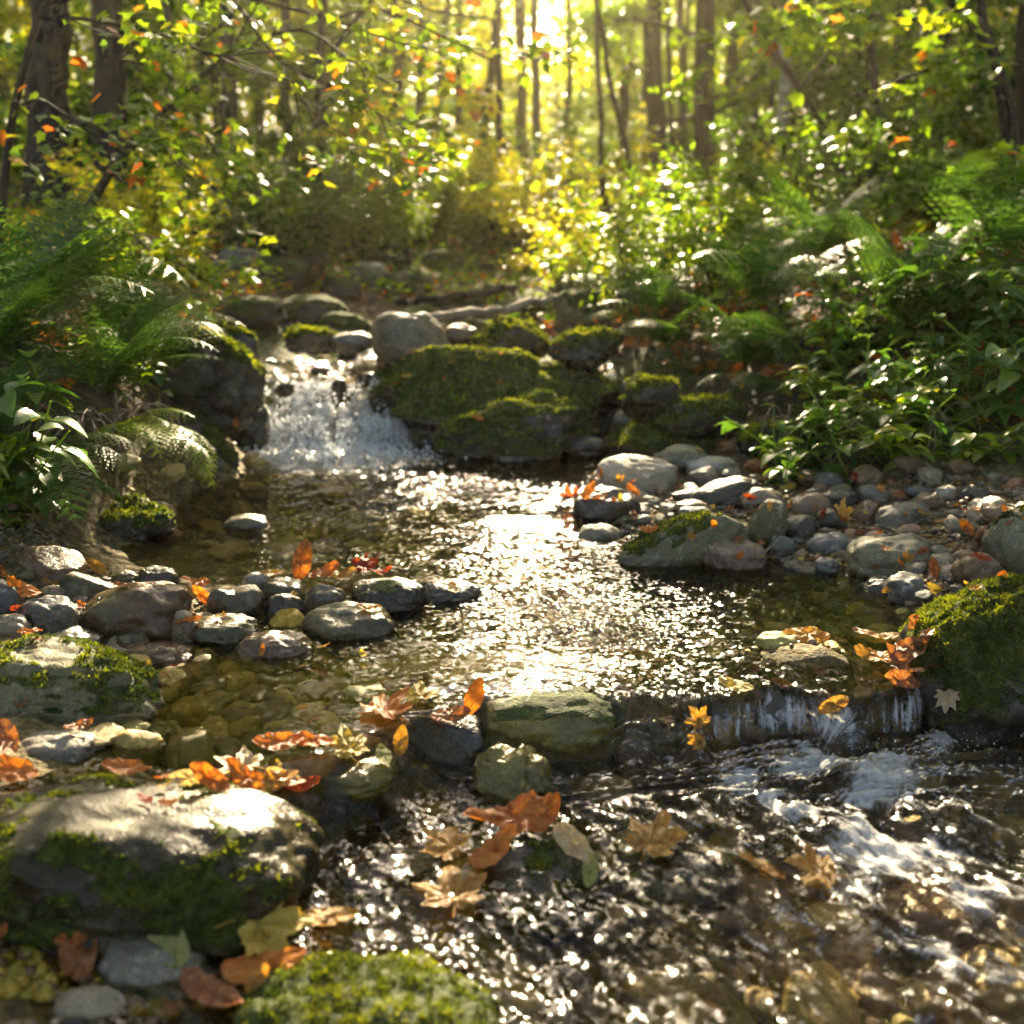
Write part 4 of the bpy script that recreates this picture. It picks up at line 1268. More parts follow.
L_ = put_leaf
D = math.radians
for a in [
    ('pale pinkish maple leaf spread beside the flat slab', 245, 770, 74, 'maple', 'paleleaf', D(70), 0, 0, .5),
    ('orange leaf with long stalk on the left end of the flat slab', 282, 752, 62, 'oval', 'orange', D(95), 25, 0, .9),
    ('orange leaf folded over the middle of the flat slab', 316, 750, 56, 'oval', 'orange', D(80), 20, 0, 1.0),
    ('wet yellow leaf plastered on top of the flat slab', 350, 752, 66, 'maple', 'yellow', D(30), 0, 0, .3),
    ('small yellow green leaf hanging over the right end of the flat slab', 384, 762, 40, 'oval', 'greenleaf', D(200), 30, 0, .6),
    ('amber leaf standing against the right end of the flat slab', 401, 755, 40, 'oval', 'amber', D(10), 60, 0, .8),
    ('orange pink maple leaf draped left of the dark angular rock', 382, 716, 84, 'maple', 'orange', D(-40), 8, 0, .6),
    ('pale yellow maple leaf behind the dark angular rock', 421, 702, 58, 'maple', 'yellow', D(10), 10, 0, .5),
    ('brown orange leaf lying over the dark angular rock', 448, 722, 54, 'oval', 'brownleaf', D(-70), 10, 0, .8),
    ('upright orange leaf standing between dark angular and long algae rock', 474, 716, 50, 'oval', 'orange', D(0), 82, 10, .5),
    ('orange leaf curled on the front of the pile by the big boulder', 246, 786, 60, 'oval', 'orange', D(60), 10, 0, 1.0),
    ('amber leaf in the middle of the pile by the big boulder', 270, 790, 62, 'oval', 'amber', D(-65), 18, 0, 1.0),
    ('pale leaf on the right of the pile by the big boulder', 284, 784, 50, 'oval', 'paleleaf', D(-100), 12, 0, .8),
    ('red brown leaf at the right end of the pile by the big boulder', 300, 790, 46, 'oval', 'redleaf', D(-80), 8, 0, 1.0),
    ('orange leaf at the left end of the pile by the big boulder', 212, 786, 56, 'oval', 'orange', D(80), 12, 0, 1.0),
    ('pale leaf lying just left of the pile by the big boulder', 190, 784, 44, 'oval', 'paleleaf', D(100), 15, 0, .8),
    ('small dark red leaf stuck on top of the big front boulder', 146, 803, 26, 'oval', 'redleaf', D(60), 0, 0, .8),
    ('small orange leaf stuck on the right shoulder of the big front boulder', 170, 807, 24, 'oval', 'orange', D(100), 10, 0, .8),
    ('orange leaf behind the big front boulder near its middle', 130, 779, 58, 'oval', 'orange', D(95), 30, 0, .9),
    ('orange leaf behind the big front boulder at far left', 14, 780, 70, 'oval', 'orange', D(80), 18, 0, .8),
    ('rusty leaf at the left edge under the yellow mossed boulder', 8, 750, 56, 'oval', 'brownleaf', D(30), 30, 0, .8),
    ('pointed brown leaf lying in front of the yellow mossed boulder', 80, 731, 34, 'oval', 'brownleaf', D(120), 15, 0, .8),
    ('large arched orange leaf over the dark mossy rock in the rapids', 518, 836, 118, 'oval', 'orange', D(100), 22, 0, 1.3),
    ('amber leaf trailing in the water left of the arched orange leaf', 452, 852, 80, 'maple', 'amber', D(60), 5, 0, .5),
    ('orange leaf hanging down the left of the dark mossy rapids rock', 492, 862, 70, 'oval', 'orange', D(-50), 25, 0, .8),
    ('pale amber leaf on the right shoulder of the dark mossy rapids rock', 572, 852, 66, 'oval', 'paleleaf', D(-140), 25, 0, .7),
    ('yellow green leaf dangling right of the dark mossy rapids rock', 590, 878, 42, 'oval', 'greenleaf', D(170), 40, 0, .5),
    ('amber maple leaf spread over the dark wet rock in the rapids', 650, 850, 92, 'maple', 'amber', D(-30), 8, 0, .6),
    ('yellow round leaf on the lip of the small cascade', 737, 692, 46, 'oval', 'yellow', D(60), 25, 0, .3),
    ('orange brown leaf stuck behind the falling water of the small cascade', 834, 711, 40, 'oval', 'amber', D(95), 30, 0, .4),
    ('curled amber leaf on the waterline left of the brown maple leaf', 882, 664, 60, 'oval', 'amber', D(80), 12, 0, .9),
    ('large brown maple leaf draped on the right hand mossy boulder', 906, 672, 84, 'maple', 'brownleaf', D(-60), 10, 0, 1.1),
    ('rust orange leaf on top of the brown maple leaf pile', 912, 660, 64, 'oval', 'brownleaf', D(-80), 24, 0, 1.1),
    ('dark brown curled leaf below the brown maple leaf pile', 902, 688, 50, 'oval', 'brownleaf', D(100), 25, 0, 1.1),
    ('small tan lobed leaf alone on the face of the mossy boulder', 948, 694, 42, 'oak', 'paleleaf', D(150), 0, 0, .6),
    ('amber leaf floating on the calm water in front of the gravel bar', 808, 637, 58, 'oval', 'amber', D(88), 0, 0, .1),
    ('small amber leaf floating left of the right hand mossy boulder', 866, 634, 30, 'oval', 'amber', D(70), 0, 0, .1),
    ('slim amber leaf touching the right hand mossy boulder at the waterline', 888, 638, 40, 'oval', 'amber', D(100), 0, 0, .2),
    ('rusty leaf standing on the edge of the right hand mossy boulder', 912, 628, 34, 'oval', 'brownleaf', D(140), 30, 0, .8),
    ('red brown leaf standing at the bottom left among pebbles', 80, 965, 86, 'oval', 'brownleaf', D(20), 40, 0, .8),
    ('fading yellow green leaf on the mottled rock at bottom left', 168, 945, 84, 'oval', 'greenleaf', D(35), 12, 0, .5),
    ('broad amber maple leaf in the shallow water right of the bottom left rocks', 258, 930, 118, 'maple', 'yellow', D(-70), 4, 0, .3),
    ('orange wet leaf in front of the broad amber maple leaf', 262, 975, 96, 'oval', 'orange', D(-75), 6, 0, .5),
    ('rust coloured leaf at the foot of the mottled rock', 214, 1000, 90, 'oval', 'brownleaf', D(60), 6, 0, .5),
    ('amber leaf right of the broad amber maple leaf', 326, 922, 70, 'oval', 'amber', D(-80), 4, 0, .4),
    ('orange leaf at the left edge of the spit', 22, 596, 44, 'oval', 'orange', D(115), 20, 0, 1.),
    ('orange red leaf wedged under the round dark green grey stone', 32, 637, 28, 'oval', 'orange', D(100), 20, 0, 1.),
    ('orange leaf behind the speckled angular rock', 198, 588, 38, 'oval', 'orange', D(80), 20, 0, .9),
    ('darker orange leaf tucked left of the small angular rock', 203, 601, 30, 'oval', 'orange', D(60), 30, 0, .9),
    ('upright bright orange leaf in the middle of the left spit', 303, 580, 52, 'oval', 'orange', D(0), 68, 15, .8),
    ('orange leaf leaning right of the upright bright orange leaf', 322, 582, 46, 'oval', 'orange', D(-60), 35, 0, 1.),
    ('amber leaf between the orange leaves and the dark red leaf', 338, 582, 44, 'oval', 'amber', D(-80), 20, 0, 1.),
    ('crumpled dark red leaf on the long dark flat rock', 363, 576, 50, 'maple', 'redleaf', D(-60), 35, 0, 1.3),
    ('small rust leaf at the right end of the dark red leaf', 380, 577, 30, 'oval', 'redleaf', D(-90), 20, 0, 1.2),
    ('amber leaf behind the olive flat topped rock', 98, 571, 30, 'oval', 'amber', D(80), 10, 0, .8),
    ('tiny orange leaf on the olive flat topped rock', 120, 588, 20, 'oval', 'orange', D(60), 10, 0, .8),
    ('slim amber leaf on the low streaked rock', 368, 610, 34, 'oval', 'amber', D(-110), 0, 0, .5),
    ('thin brown leaf lying across the olive speckled rock', 188, 628, 40, 'oval', 'brownleaf', D(-40), 20, 0, 1.),
    ('pale orange leaf behind the flat olive slab', 274, 577, 34, 'oval', 'amber', D(90), 10, 0, .6),
    ('dark orange leaf cluster piece at the left of the triangular rock', 572, 503, 30, 'maple', 'redleaf', D(30), 35, 0, 1.2),
    ('bright orange leaf leaning on the dark triangular rock', 588, 498, 30, 'oval', 'orange', D(-40), 40, 0, 1.),
    ('orange leaf behind the dark triangular rock', 634, 496, 26, 'oval', 'orange', D(50), 20, 0, 1.),
    ('amber leaf on the wet stones left of the long slanting rock', 650, 533, 26, 'oval', 'orange', D(80), 12, 0, .9),
    ('dry orange leaf in the middle of the gravel bar', 843, 520, 34, 'maple', 'amber', D(20), 25, 0, 1.),
    ('upright orange leaf in front of the tall olive boulder', 966, 537, 24, 'oval', 'orange', D(10), 60, 0, .8),
    ('red orange leaf between the angular block and the tall boulder', 982, 562, 24, 'oval', 'redleaf', D(80), 15, 0, .8),
    ('yellow leaf at the waterline by the dry sticks', 937, 594, 28, 'oval', 'yellow', D(60), 5, 0, .5),
    ('amber leaf floating under the dark angular block', 890, 590, 20, 'oval', 'amber', D(85), 0, 0, .2),
    ('brown dry leaf left of the dark angular block', 934, 578, 28, 'oval', 'brownleaf', D(10), 50, 0, 1.),
    ('orange leaf on the ledge of the broad central mossy boulder', 396, 386, 20, 'oval', 'orange', D(40), 10, 0, .8),
    ('yellow leaf beside the orange one on the broad central boulder', 408, 378, 16, 'oval', 'yellow', D(90), 10, 0, .8),
    ('orange leaf on the slanted moss covered rock', 479, 420, 15, 'oval', 'orange', D(80), 5, 0, .6),
    ('red orange leaf on the crest of the mossy sloping rock', 236, 425, 18, 'oval', 'orange', D(20), 25, 0, .9),
    ('small orange leaf low on the mossy sloping rock', 198, 448, 12, 'oval', 'orange', D(20), 10, 0, .9),
    ('pale leaf on the mossy sloping rock above the small orange one', 190, 437, 16, 'oval', 'paleleaf', D(80), 10, 0, .9),
    ('yellow leaf on the low bright green mossy rock', 700, 452, 12, 'oval', 'yellow', D(70), 10, 0, .9),
    ('yellow stone coloured leaf behind the rounded brown stone', 789, 489, 20, 'oval', 'yellow', D(88), 5, 0, .6),
]:
    put_leaf(*a)
for a in [
    ('amber leaf seen through the fast water left of the pair', 764, 868, 66, 'oval', 'amber', D(95)),
    ('large amber leaf seen through the fast water below the jet', 822, 872, 78, 'maple', 'amber', D(75)),
    ('amber leaf trapped under the water chute', 700, 722, 40, 'maple', 'amber', D(40)),
    ('brownish leaf under the foot of the water chute', 702, 746, 34, 'oak', 'amber', D(70)),
    ('amber maple leaf under the water below the arched orange leaf', 452, 898, 104, 'maple', 'amber', D(10)),
    ('small yellow leaf carried by the rapids on the right', 912, 820, 22, 'oval', 'yellow', D(80)),
]:
    lo = P(a[1], a[2], 0)
    z_ = wl(*P(a[1], a[2], -.09)[:2])
    v, nm_, ob_ = hit(a[1], a[2])
    o = put_leaf(*a, tilt=0, curl=.3, seed=2, lift=0)
    sc_ = o.scale[0]
    o.matrix_world = Matrix.Translation(v + Vector((0, 0, .002))) @ Vector((0, 0, 1)).rotation_difference((nm_ + Vector((0, 0, .3))).normalized()).to_matrix().to_4x4() @ Matrix.Rotation(a[6], 4, 'Z') @ Matrix.Scale(sc_, 4)
rs = random.Random(99)
lw = {'orange': 'orange', 'amber': 'amber', 'yellow': 'yellow', 'brownleaf': 'brown', 'paleleaf': 'pale', 'redleaf': 'dark red'}
extra = []
for poly, n_, s0, s1 in ((BAR, 74, 8, 20), (SPIT, 9, 12, 24), ([(390, 352), (600, 352), (600, 400), (400, 400)], 9, 6, 12), ([(120, 420), (220, 430), (200, 465), (130, 450)], 5, 8, 12), (SUB2, 16, 16, 30), (SUB, 9, 14, 26), (BL, 6, 24, 40), ([(0, 640), (420, 600), (500, 700), (330, 800), (0, 790)], 14, 10, 22)):
    k = 0
    while k < n_:
        px, py = rs.uniform(min(p[0] for p in poly), max(p[0] for p in poly)), rs.uniform(min(p[1] for p in poly), max(p[1] for p in poly))
        if inpoly(px, py, poly):
            extra.append((px, py, rs.uniform(s0, s1), poly in (SUB, SUB2)))
            k += 1


def dref2(t):
    b_ = min(REF, key=lambda q: (q[1][0] - t[0]) ** 2 + ((q[1][1] - t[1]) * 1.6) ** 2)
    return (b_[1][0] - t[0]) ** 2 + ((b_[1][1] - t[1]) * 1.6) ** 2


extra.sort(key=dref2)
for px, py, s, und in extra:
    mt = rs.choice(['orange', 'amber', 'orange', 'yellow', 'brownleaf', 'brownleaf', 'redleaf', 'amber'])
    put_leaf(rel_label(f'small {lw[mt]}', 'sunken leaf' if und else 'fallen leaf', px, py), px, py, s, rs.choice(['oval', 'oval', 'maple']), mt, None, 0 if und else rs.uniform(0, 35), rs.uniform(0, 360), .4 if und else 1.0, under=und)

# ================================================================== vegetation
def leaf_quads(pos, size, seed, flat=.5, droop=.2, direc=None, ratio=.55):
    """rhombic leaves (4 verts each, folded on the midrib) at pos"""
    rs = np.random.default_rng(seed)
    n = len(pos)
    pos = np.asarray(pos)
    L = size * rs.uniform(.65, 1.3, n)[:, None]
    d = rs.normal(size=(n, 3)) * np.array([1, 1, .45])
    if direc is not None:
        d = d * .7 + direc
    d[:, 2] -= droop
    d /= np.linalg.norm(d, axis=1)[:, None]
    up = rs.normal(size=(n, 3)) * flat + np.array([0, 0, 1.])
    s = np.cross(d, up)
    s /= np.linalg.norm(s, axis=1)[:, None] + 1e-9
    nn = np.cross(s, d)
    wd = L * ratio * .5
    mid = pos + d * L * .45
    VV = np.stack([pos, mid + s * wd + nn * wd * .25, pos + d * L, mid - s * wd + nn * wd * .25], 1).reshape(-1, 3)
    FF = np.arange(4 * n).reshape(-1, 4)
    rnd = np.clip(.38 + .34 * fbm(pos * .9 + 5, 2) + rs.normal(size=n) * .2, 0, 1)
    return VV, FF, np.repeat(rnd, 4)


MAPLE = [(0, 0), (.16, -.04), (.42, .12), (.30, .28), (.58, .52), (.30, .50), (.22, .62), (0, 1.0), (-.22, .62), (-.30, .50), (-.58, .52), (-.30, .28), (-.42, .12), (-.16, -.04)]
OVATE = [(0, 0), (.16, .12), (.27, .34), (.25, .58), (.13, .82), (0, 1.0), (-.13, .82), (-.25, .58), (-.27, .34), (-.16, .12)]


def poly_leaves(name, pos, size, seed, mat, shape=MAPLE, droop=.3):
    """leaves with a real outline for branches near enough to show it"""
    rs = np.random.default_rng(seed)
    n = len(pos)
    T_ = np.array(shape)
    m = len(T_)
    L = size * rs.uniform(.65, 1.25, n)[:, None]
    d = rs.normal(size=(n, 3)) * np.array([1, 1, .35])
    d[:, 2] -= droop
    d /= np.linalg.norm(d, axis=1)[:, None]
    up = rs.normal(size=(n, 3)) * .4 + np.array([0, 0, 1.])
    s = np.cross(d, up); s /= np.linalg.norm(s, axis=1)[:, None] + 1e-9
    nn = np.cross(s, d)
    cup = rs.uniform(-.25, .35, n)[:, None]
    V = []
    for u, v in list(T_) + [(0, .4)]:
        V.append(pos + s * u * L + d * v * L + nn * L * (abs(u) * cup - .25 * v * v * .6))
    V = np.stack(V, 1).reshape(-1, 3)
    F_ = np.array([(m, k, (k + 1) % m) for k in range(m)])
    FF = (F_[None] + (np.arange(n) * (m + 1))[:, None, None]).reshape(-1, 3)
    rnd = np.clip(.4 + .3 * fbm(pos * 1.6 + 5, 2) + rs.normal(size=n) * .24, 0, 1)
    return mesh_np(name, V, FF, LEAF[mat], smooth=False, attrs={'rnd': np.repeat(rnd, m + 1)})


def crown_mesh(name, pos, size, seed, mat, **kw):
    V, Fc, r = leaf_quads(pos, size, seed, **kw)
    return mesh_np(name, V, Fc, LEAF[mat], smooth=False, attrs={'rnd': r})


def along(pts, n, rs, t0=.15, spread=.1):
    pts = np.array([tuple(p) for p in pts])
    seg = np.linalg.norm(np.diff(pts, axis=0), axis=1)
    cum = np.concatenate([[0], np.cumsum(seg)])
    t = rs.uniform(t0, 1, n) ** .8 * cum[-1]
    out = np.column_stack([np.interp(t, cum, pts[:, k]) for k in range(3)])
    return out + rs.normal(size=out.shape) * spread * np.array([1, 1, .45])


def grow_limb(base, direction, length, rs, r0, subs=5):
    """a limb and its twigs -> list of (pts, radii), leaf anchor paths"""
    tubes, anchors = [], []
    pts = [Vector(base)]
    d = Vector(direction).normalized()
    n = 6
    for i in range(n):
        d = (d + Vector(rs.normal(size=3) * .16) + Vector((0, 0, .03))).normalized()
        pts.append(pts[-1] + d * (length / n))
    tubes.append((pts, [r0 * (1 - .85 * i / n) for i in range(n + 1)]))
    anchors.append(pts[2:])
    for k in range(subs):
        t = rs.integers(1, n)
        a = rs.choice([-1, 1]) * rs.uniform(.5, 1.1)
        dd = (pts[t] - pts[t - 1]).normalized()
        dd = Matrix.Rotation(a, 3, 'Z') @ dd
        dd.z += rs.uniform(-.15, .25)
        ln = length * rs.uniform(.3, .55) * (1 - .4 * t / n)
        q = [pts[t]]
        for i in range(4):
            dd = (dd + Vector(rs.normal(size=3) * .15)).normalized()
            q.append(q[-1] + dd * ln / 4)
        tubes.append((q, [r0 * .4 * (1 - .8 * i / 4) for i in range(5)]))
        anchors.append(q)
    return tubes, anchors


def sun_gap(P_, root=(0, 0, 0), thr=.14):
    """the canopy gap over the stream that lets the sun in: thin out foliage that would shade it"""
    W_ = P_ + np.array(tuple(root))
    t_ = math.tan(math.radians(27))
    y0 = W_[:, 1] - W_[:, 2] / t_
    x0 = W_[:, 0] - (W_[:, 1] - y0) * math.tan(math.radians(2))
    inside = (y0 > .5) & (y0 < 4.6) & (x0 > -1.7) & (x0 < 1.9) & (W_[:, 1] > 3)
    n_ = fbm(np.column_stack([x0 * 1.9, y0 * 1.9, y0 * 0 + 4]), 2)
    falls = (np.abs(x0 + .6) < .65) & (y0 > 3.25) & (y0 < 4.8)
    return P_[~inside | ((n_ > thr) & ~falls)]


def tree_mesh(seed, height, r0, crown0, spread, nleaf, lsize, bark, leaf, limbs=16, lean=0.05, trunk_pts=None, root=None):
    rs = np.random.default_rng(seed)
    if trunk_pts is None:
        pts = [Vector((0, 0, -.3))]
        off = Vector((0, 0, 0))
        dirn = rs.uniform(0, TAU)
        n = 12
        for i in range(1, n + 1):
            off += Vector((rs.normal() * .035 + math.cos(dirn) * lean * .1, rs.normal() * .035 + math.sin(dirn) * lean * .1, 0)) * height / 6
            pts.append(Vector((off.x, off.y, height * i / n)))
    else:
        pts = trunk_pts
    n = len(pts) - 1
    rad = [r0 * ((1 - .8 * (i / n)) + .35 * math.exp(-i * 1.2)) for i in range(n + 1)]
    tb = [tube(pts, rad, 9)]
    anchors = []
    for k in range(limbs):
        f = crown0 + (1 - crown0) * (k + rs.uniform(0, 1)) / limbs
        idx = min(int(f * n), n - 1)
        b = pts[idx].lerp(pts[idx + 1], f * n - idx)
        az_ = k * 2.4 + rs.uniform(-.5, .5)
        ln = spread * (1.05 - .65 * max(0, (f - crown0) / (1 - crown0))) * rs.uniform(.6, 1.1)
        tt, an = grow_limb(b, (math.cos(az_), math.sin(az_), .15 + .5 * f), ln, rs, max(.006, r0 * .28 * (1.1 - f)), 5)
        tb += [tube(p, r, 5) for p, r in tt]
        anchors += an
    V, Fc = join(tb)
    w = np.array([sum((a[i + 1] - a[i]).length for i in range(len(a) - 1)) for a in anchors])
    w = w / w.sum()
    # leaves in clumps along the twigs
    cnt = rs.multinomial(nleaf, w)
    P_ = np.concatenate([along(a, c, rs, .1, .09 + lsize * .5) for a, c in zip(anchors, cnt) if c > 0])
    if root is not None:
        P_ = sun_gap(P_, root)
    return mesh_np('trunk', V, Fc, BARK[bark]), crown_mesh('crown', P_, lsize, seed + 1, leaf)


def add_tree(name, label, x, y, tm, cm, rz=0, sc=1.0, group=None, lean=(0, 0), cat='tree', z=None):
    t = empty(name, (x, y, (T(x, y) if z is None else z)), (lean[0], lean[1], rz))
    t.scale = (sc,) * 3
    tag(t, label, cat, group)
    obj('trunk', tm, t)
    obj('crown', cm, t)
    return t


VT = []
for i, (h, r, c0, sp, nl, ls, bk, lf) in enumerate([
    (6.5, .075, .16, 1.5, 5200, .085, 'dark', 'forest'), (7.5, .09, .2, 1.8, 6000, .09, 'grey', 'golden'), (6, .06, .12, 1.5, 5200, .08, 'dark', 'forest'),
    (8, .11, .22, 2.0, 6500, .095, 'dark', 'deep'), (6.5, .07, .1, 1.7, 5600, .085, 'grey', 'golden'), (5.5, .05, .12, 1.3, 4200, .08, 'dark', 'sapling')]):
    VT.append(tree_mesh(200 + i, h, r, c0, sp, nl, ls, bk, lf) + (h, bk, lf))
LFW = {'forest': 'green leaved', 'golden': 'golden leaved', 'deep': 'dark green', 'sapling': 'yellow green'}
# tall forest trees with crown above the view
VB = []
for i, (h, r, c0, sp, nl, ls, bk, lf) in enumerate([(11, .16, .35, 2.4, 6500, .11, 'dark', 'deep'), (10, .13, .3, 2.3, 6500, .11, 'grey', 'forest'), (12, .2, .38, 2.8, 7500, .12, 'dark', 'forest')]):
    VB.append(tree_mesh(260 + i, h, r, c0, sp, nl, ls, bk, lf, limbs=20) + (h, bk, lf))

TREF = [('stout dark left trunk', 45), ('broad shaded trunk', 112), ('leaning sapling', 200), ('slim grey trunk', 292), ('curved dark trunk', 385), ('slanting trunk', 480), ('bright gap', 560),
        ('first stout brown trunk', 655), ('second stout brown trunk', 706), ('white birch', 783), ('slim dark trunk', 880), ('dark leaning trunk', 936), ('forked right edge trunk', 1005)]
_tu = {}
ORD = ['', 'second', 'third', 'fourth', 'fifth', 'sixth', 'seventh', 'eighth', 'ninth', 'tenth', 'eleventh', 'twelfth']


def tree_label(desc, noun, px, depth):
    best = min(TREF, key=lambda r: abs(r[1] - px))
    side = 'right of' if px > best[1] else 'left of'
    key = (desc, noun, depth, side, best[0])
    k = _tu.get(key, 0)
    _tu[key] = k + 1
    o_ = (', the ' + ORD[min(k, 11)] + ' there') if k else ''
    return f'{desc} {noun} {depth} {side} the {best[0]}{o_}'


def sunline(D, margin=-1.5):
    return H + math.tan(math.radians(21 + margin)) * D


# --- named trunks traced at their own distance
def path_tree(label, pix, D, wpx, bark, height, leaf, nleaf=3500, crown0=None, limbs=12, spread=1.6, lsize=.08, name='tree', cat='tree', seed=1, drift=(0, 0)):
    """trunk follows the pixels at distance D, from the ground up, then keeps growing to its height"""
    pts = [PD(a, b, D + i * drift[1]) for i, (a, b) in enumerate(pix)]
    base = pts[0].copy()
    zb = T(base.x, base.y)
    dv = (pts[1] - pts[0])
    if base.z > zb:
        base = base - dv.normalized() * 0 + Vector(((zb - base.z) * dv.x / max(dv.z, .2), 0, zb - base.z))
        pts = [base] + pts
    root = pts[0].copy()
    root.z = zb
    pts[0] = Vector((pts[0].x, pts[0].y, zb - .25))
    top = pts[-1]
    if top.z < zb + height:
        dv = (pts[-1] - pts[-2]).normalized()
        dv = (dv + Vector((0, 0, 1.5))).normalized()
        n = 4
        for i in range(n):
            dv = (dv + Vector((0, 0, .4))).normalized()
            pts.append(pts[-1] + dv * (zb + height - top.z) / n)
    pts = smooth_path(pts, 4, .006 * D / 6, random.Random(seed))
    pts = [p - root for p in pts]
    r0 = wpx / 2 * D / F
    if crown0 is None:
        crown0 = min(.85, (PD(0, -10, D).z - zb) / height + .03)
    tm, cm = tree_mesh(seed, height, r0 * 1.1, crown0, spread, nleaf, lsize, bark, leaf, limbs=limbs, trunk_pts=pts, root=root)
    t = empty(name, root)
    tag(t, label, cat)
    obj('trunk', tm, t)
    obj('crown', cm, t)
    return t


PT = path_tree
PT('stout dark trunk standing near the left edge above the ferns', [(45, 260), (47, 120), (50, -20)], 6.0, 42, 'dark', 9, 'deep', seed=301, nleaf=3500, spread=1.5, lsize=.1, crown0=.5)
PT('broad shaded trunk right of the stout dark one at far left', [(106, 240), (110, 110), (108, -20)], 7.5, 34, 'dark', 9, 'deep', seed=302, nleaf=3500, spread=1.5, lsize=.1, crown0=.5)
PT('slim grey trunk left of centre behind the lit yellow shrub', [(290, 260), (287, 130), (284, -10)], 11, 11, 'grey', 6, 'forest', crown0=.2, seed=303, nleaf=4500)
PT('curved dark trunk leaning right behind the waterfall', [(378, 262), (390, 215), (398, 120), (392, -10)], 10.5, 11, 'dark', 3.9, 'forest', crown0=.35, seed=304, nleaf=3000)
PT('thin grey trunk left of the curved dark one', [(340, 262), (345, 120), (350, -10)], 12, 9, 'grey', 4.6, 'golden', crown0=.25, seed=305, nleaf=3500)
PT('thin dark trunk standing left of the slanting one', [(436, 250), (438, 120), (448, -10)], 16, 9, 'dark', 5.2, 'golden', crown0=.2, seed=306, nleaf=4000)
PT('slanting trunk in the hazy light left of the bright gap', [(474, 250), (482, 170), (492, 60), (500, -10)], 14, 10, 'dark', 4.4, 'golden', crown0=.25, seed=307, nleaf=3000)
PT('straight dark trunk just left of the bright gap', [(521, 262), (522, 130), (519, -5)], 17, 11, 'dark', 5.2, 'golden', crown0=.35, seed=308, nleaf=2500)
PT('thin pole like trunk at the right of the bright gap', [(601, 262), (600, 120), (597, -10)], 10, 6, 'dark', 3.2, 'golden', crown0=.5, seed=309, nleaf=900, spread=.9)
PT('slender leaning sapling trunk in front of the first stout brown trunk', [(645, 262), (630, 170), (612, 90), (598, 10)], 8.5, 6, 'dark', 2.9, 'sapling', crown0=.45, seed=310, nleaf=1100, spread=.9)
PT('first stout brown trunk right of the bright gap', [(660, 262), (656, 120), (652, -10)], 11, 20, 'dark', 8, 'forest', crown0=.15, seed=311, nleaf=6500, spread=1.6)
PT('second stout brown trunk standing close to the first', [(706, 262), (705, 120), (706, -10)], 10.5, 22, 'dark', 8, 'forest', crown0=.15, seed=312, nleaf=6500, spread=1.6)
PT('slim brown trunk between the stout pair and the white birch', [(738, 255), (736, 120), (731, -10)], 13, 10, 'dark', 7, 'forest', crown0=.2, seed=313, nleaf=5000)
PT('white birch with pale speckled bark right of the stout pair', [(781, 262), (783, 120), (786, -10)], 9, 11, 'birch', 7, 'forest', crown0=.35, seed=314, nleaf=3500, spread=1.2)
PT('forked brown sapling right of the white birch', [(760, 262), (762, 150), (776, 60), (790, -10)], 12, 8, 'dark', 6, 'forest', crown0=.25, seed=315, nleaf=4500)
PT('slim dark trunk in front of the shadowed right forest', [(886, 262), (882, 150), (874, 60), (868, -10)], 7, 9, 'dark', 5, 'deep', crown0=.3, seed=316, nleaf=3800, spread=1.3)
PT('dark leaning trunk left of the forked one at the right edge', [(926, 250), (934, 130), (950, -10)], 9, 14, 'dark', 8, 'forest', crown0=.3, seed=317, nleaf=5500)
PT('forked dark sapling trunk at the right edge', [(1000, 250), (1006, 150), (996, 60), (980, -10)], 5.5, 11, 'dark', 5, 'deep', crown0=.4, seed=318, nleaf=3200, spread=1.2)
PT('grey trunk half hidden between slim dark and dark leaning trunks', [(905, 262), (908, 120), (905, -10)], 14, 10, 'grey', 8, 'forest', crown0=.2, seed=319, nleaf=5500)
PT('crooked brown trunk behind the white birch', [(815, 262), (812, 150), (826, -10)], 13, 11, 'dark', 8, 'forest', crown0=.2, seed=320, nleaf=5500)
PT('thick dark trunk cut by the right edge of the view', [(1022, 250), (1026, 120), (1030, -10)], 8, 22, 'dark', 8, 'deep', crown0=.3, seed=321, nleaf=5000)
PT('slim trunk between the broad shaded trunk and slim grey trunk', [(222, 255), (226, 120), (222, -10)], 9.5, 12, 'grey', 7, 'forest', crown0=.2, seed=322, nleaf=5500)
PT('pale thin trunk in the shade behind the leaning sapling', [(172, 250), (170, 120), (166, -10)], 9, 9, 'grey', 7, 'forest', crown0=.2, seed=323, nleaf=5000)

for i, px in enumerate([395, 418, 462, 505, 541, 566, 622, 678, 690, 724, 752, 803, 835, 850, 864, 898, 918, 957, 973, 988, 242, 262, 312, 332, 358, 150, 192, 640, 130, 765]):
    q_ = random.Random(900 + i)
    D_ = q_.uniform(8, 15) if i % 3 else q_.uniform(12, 19)
    w_ = q_.uniform(4.5, 9.5)
    ln_ = q_.uniform(-16, 16)
    PT(tree_label('thin dark', 'pole like trunk', px, 'standing'), [(px, 262), (px + ln_ * .4 + q_.uniform(-3, 3), 120), (px + ln_, -15)], D_, w_, 'dark' if i % 4 else 'grey', q_.uniform(5, 7.5), 'forest', nleaf=700, crown0=.45, limbs=8, spread=.9, seed=930 + i)

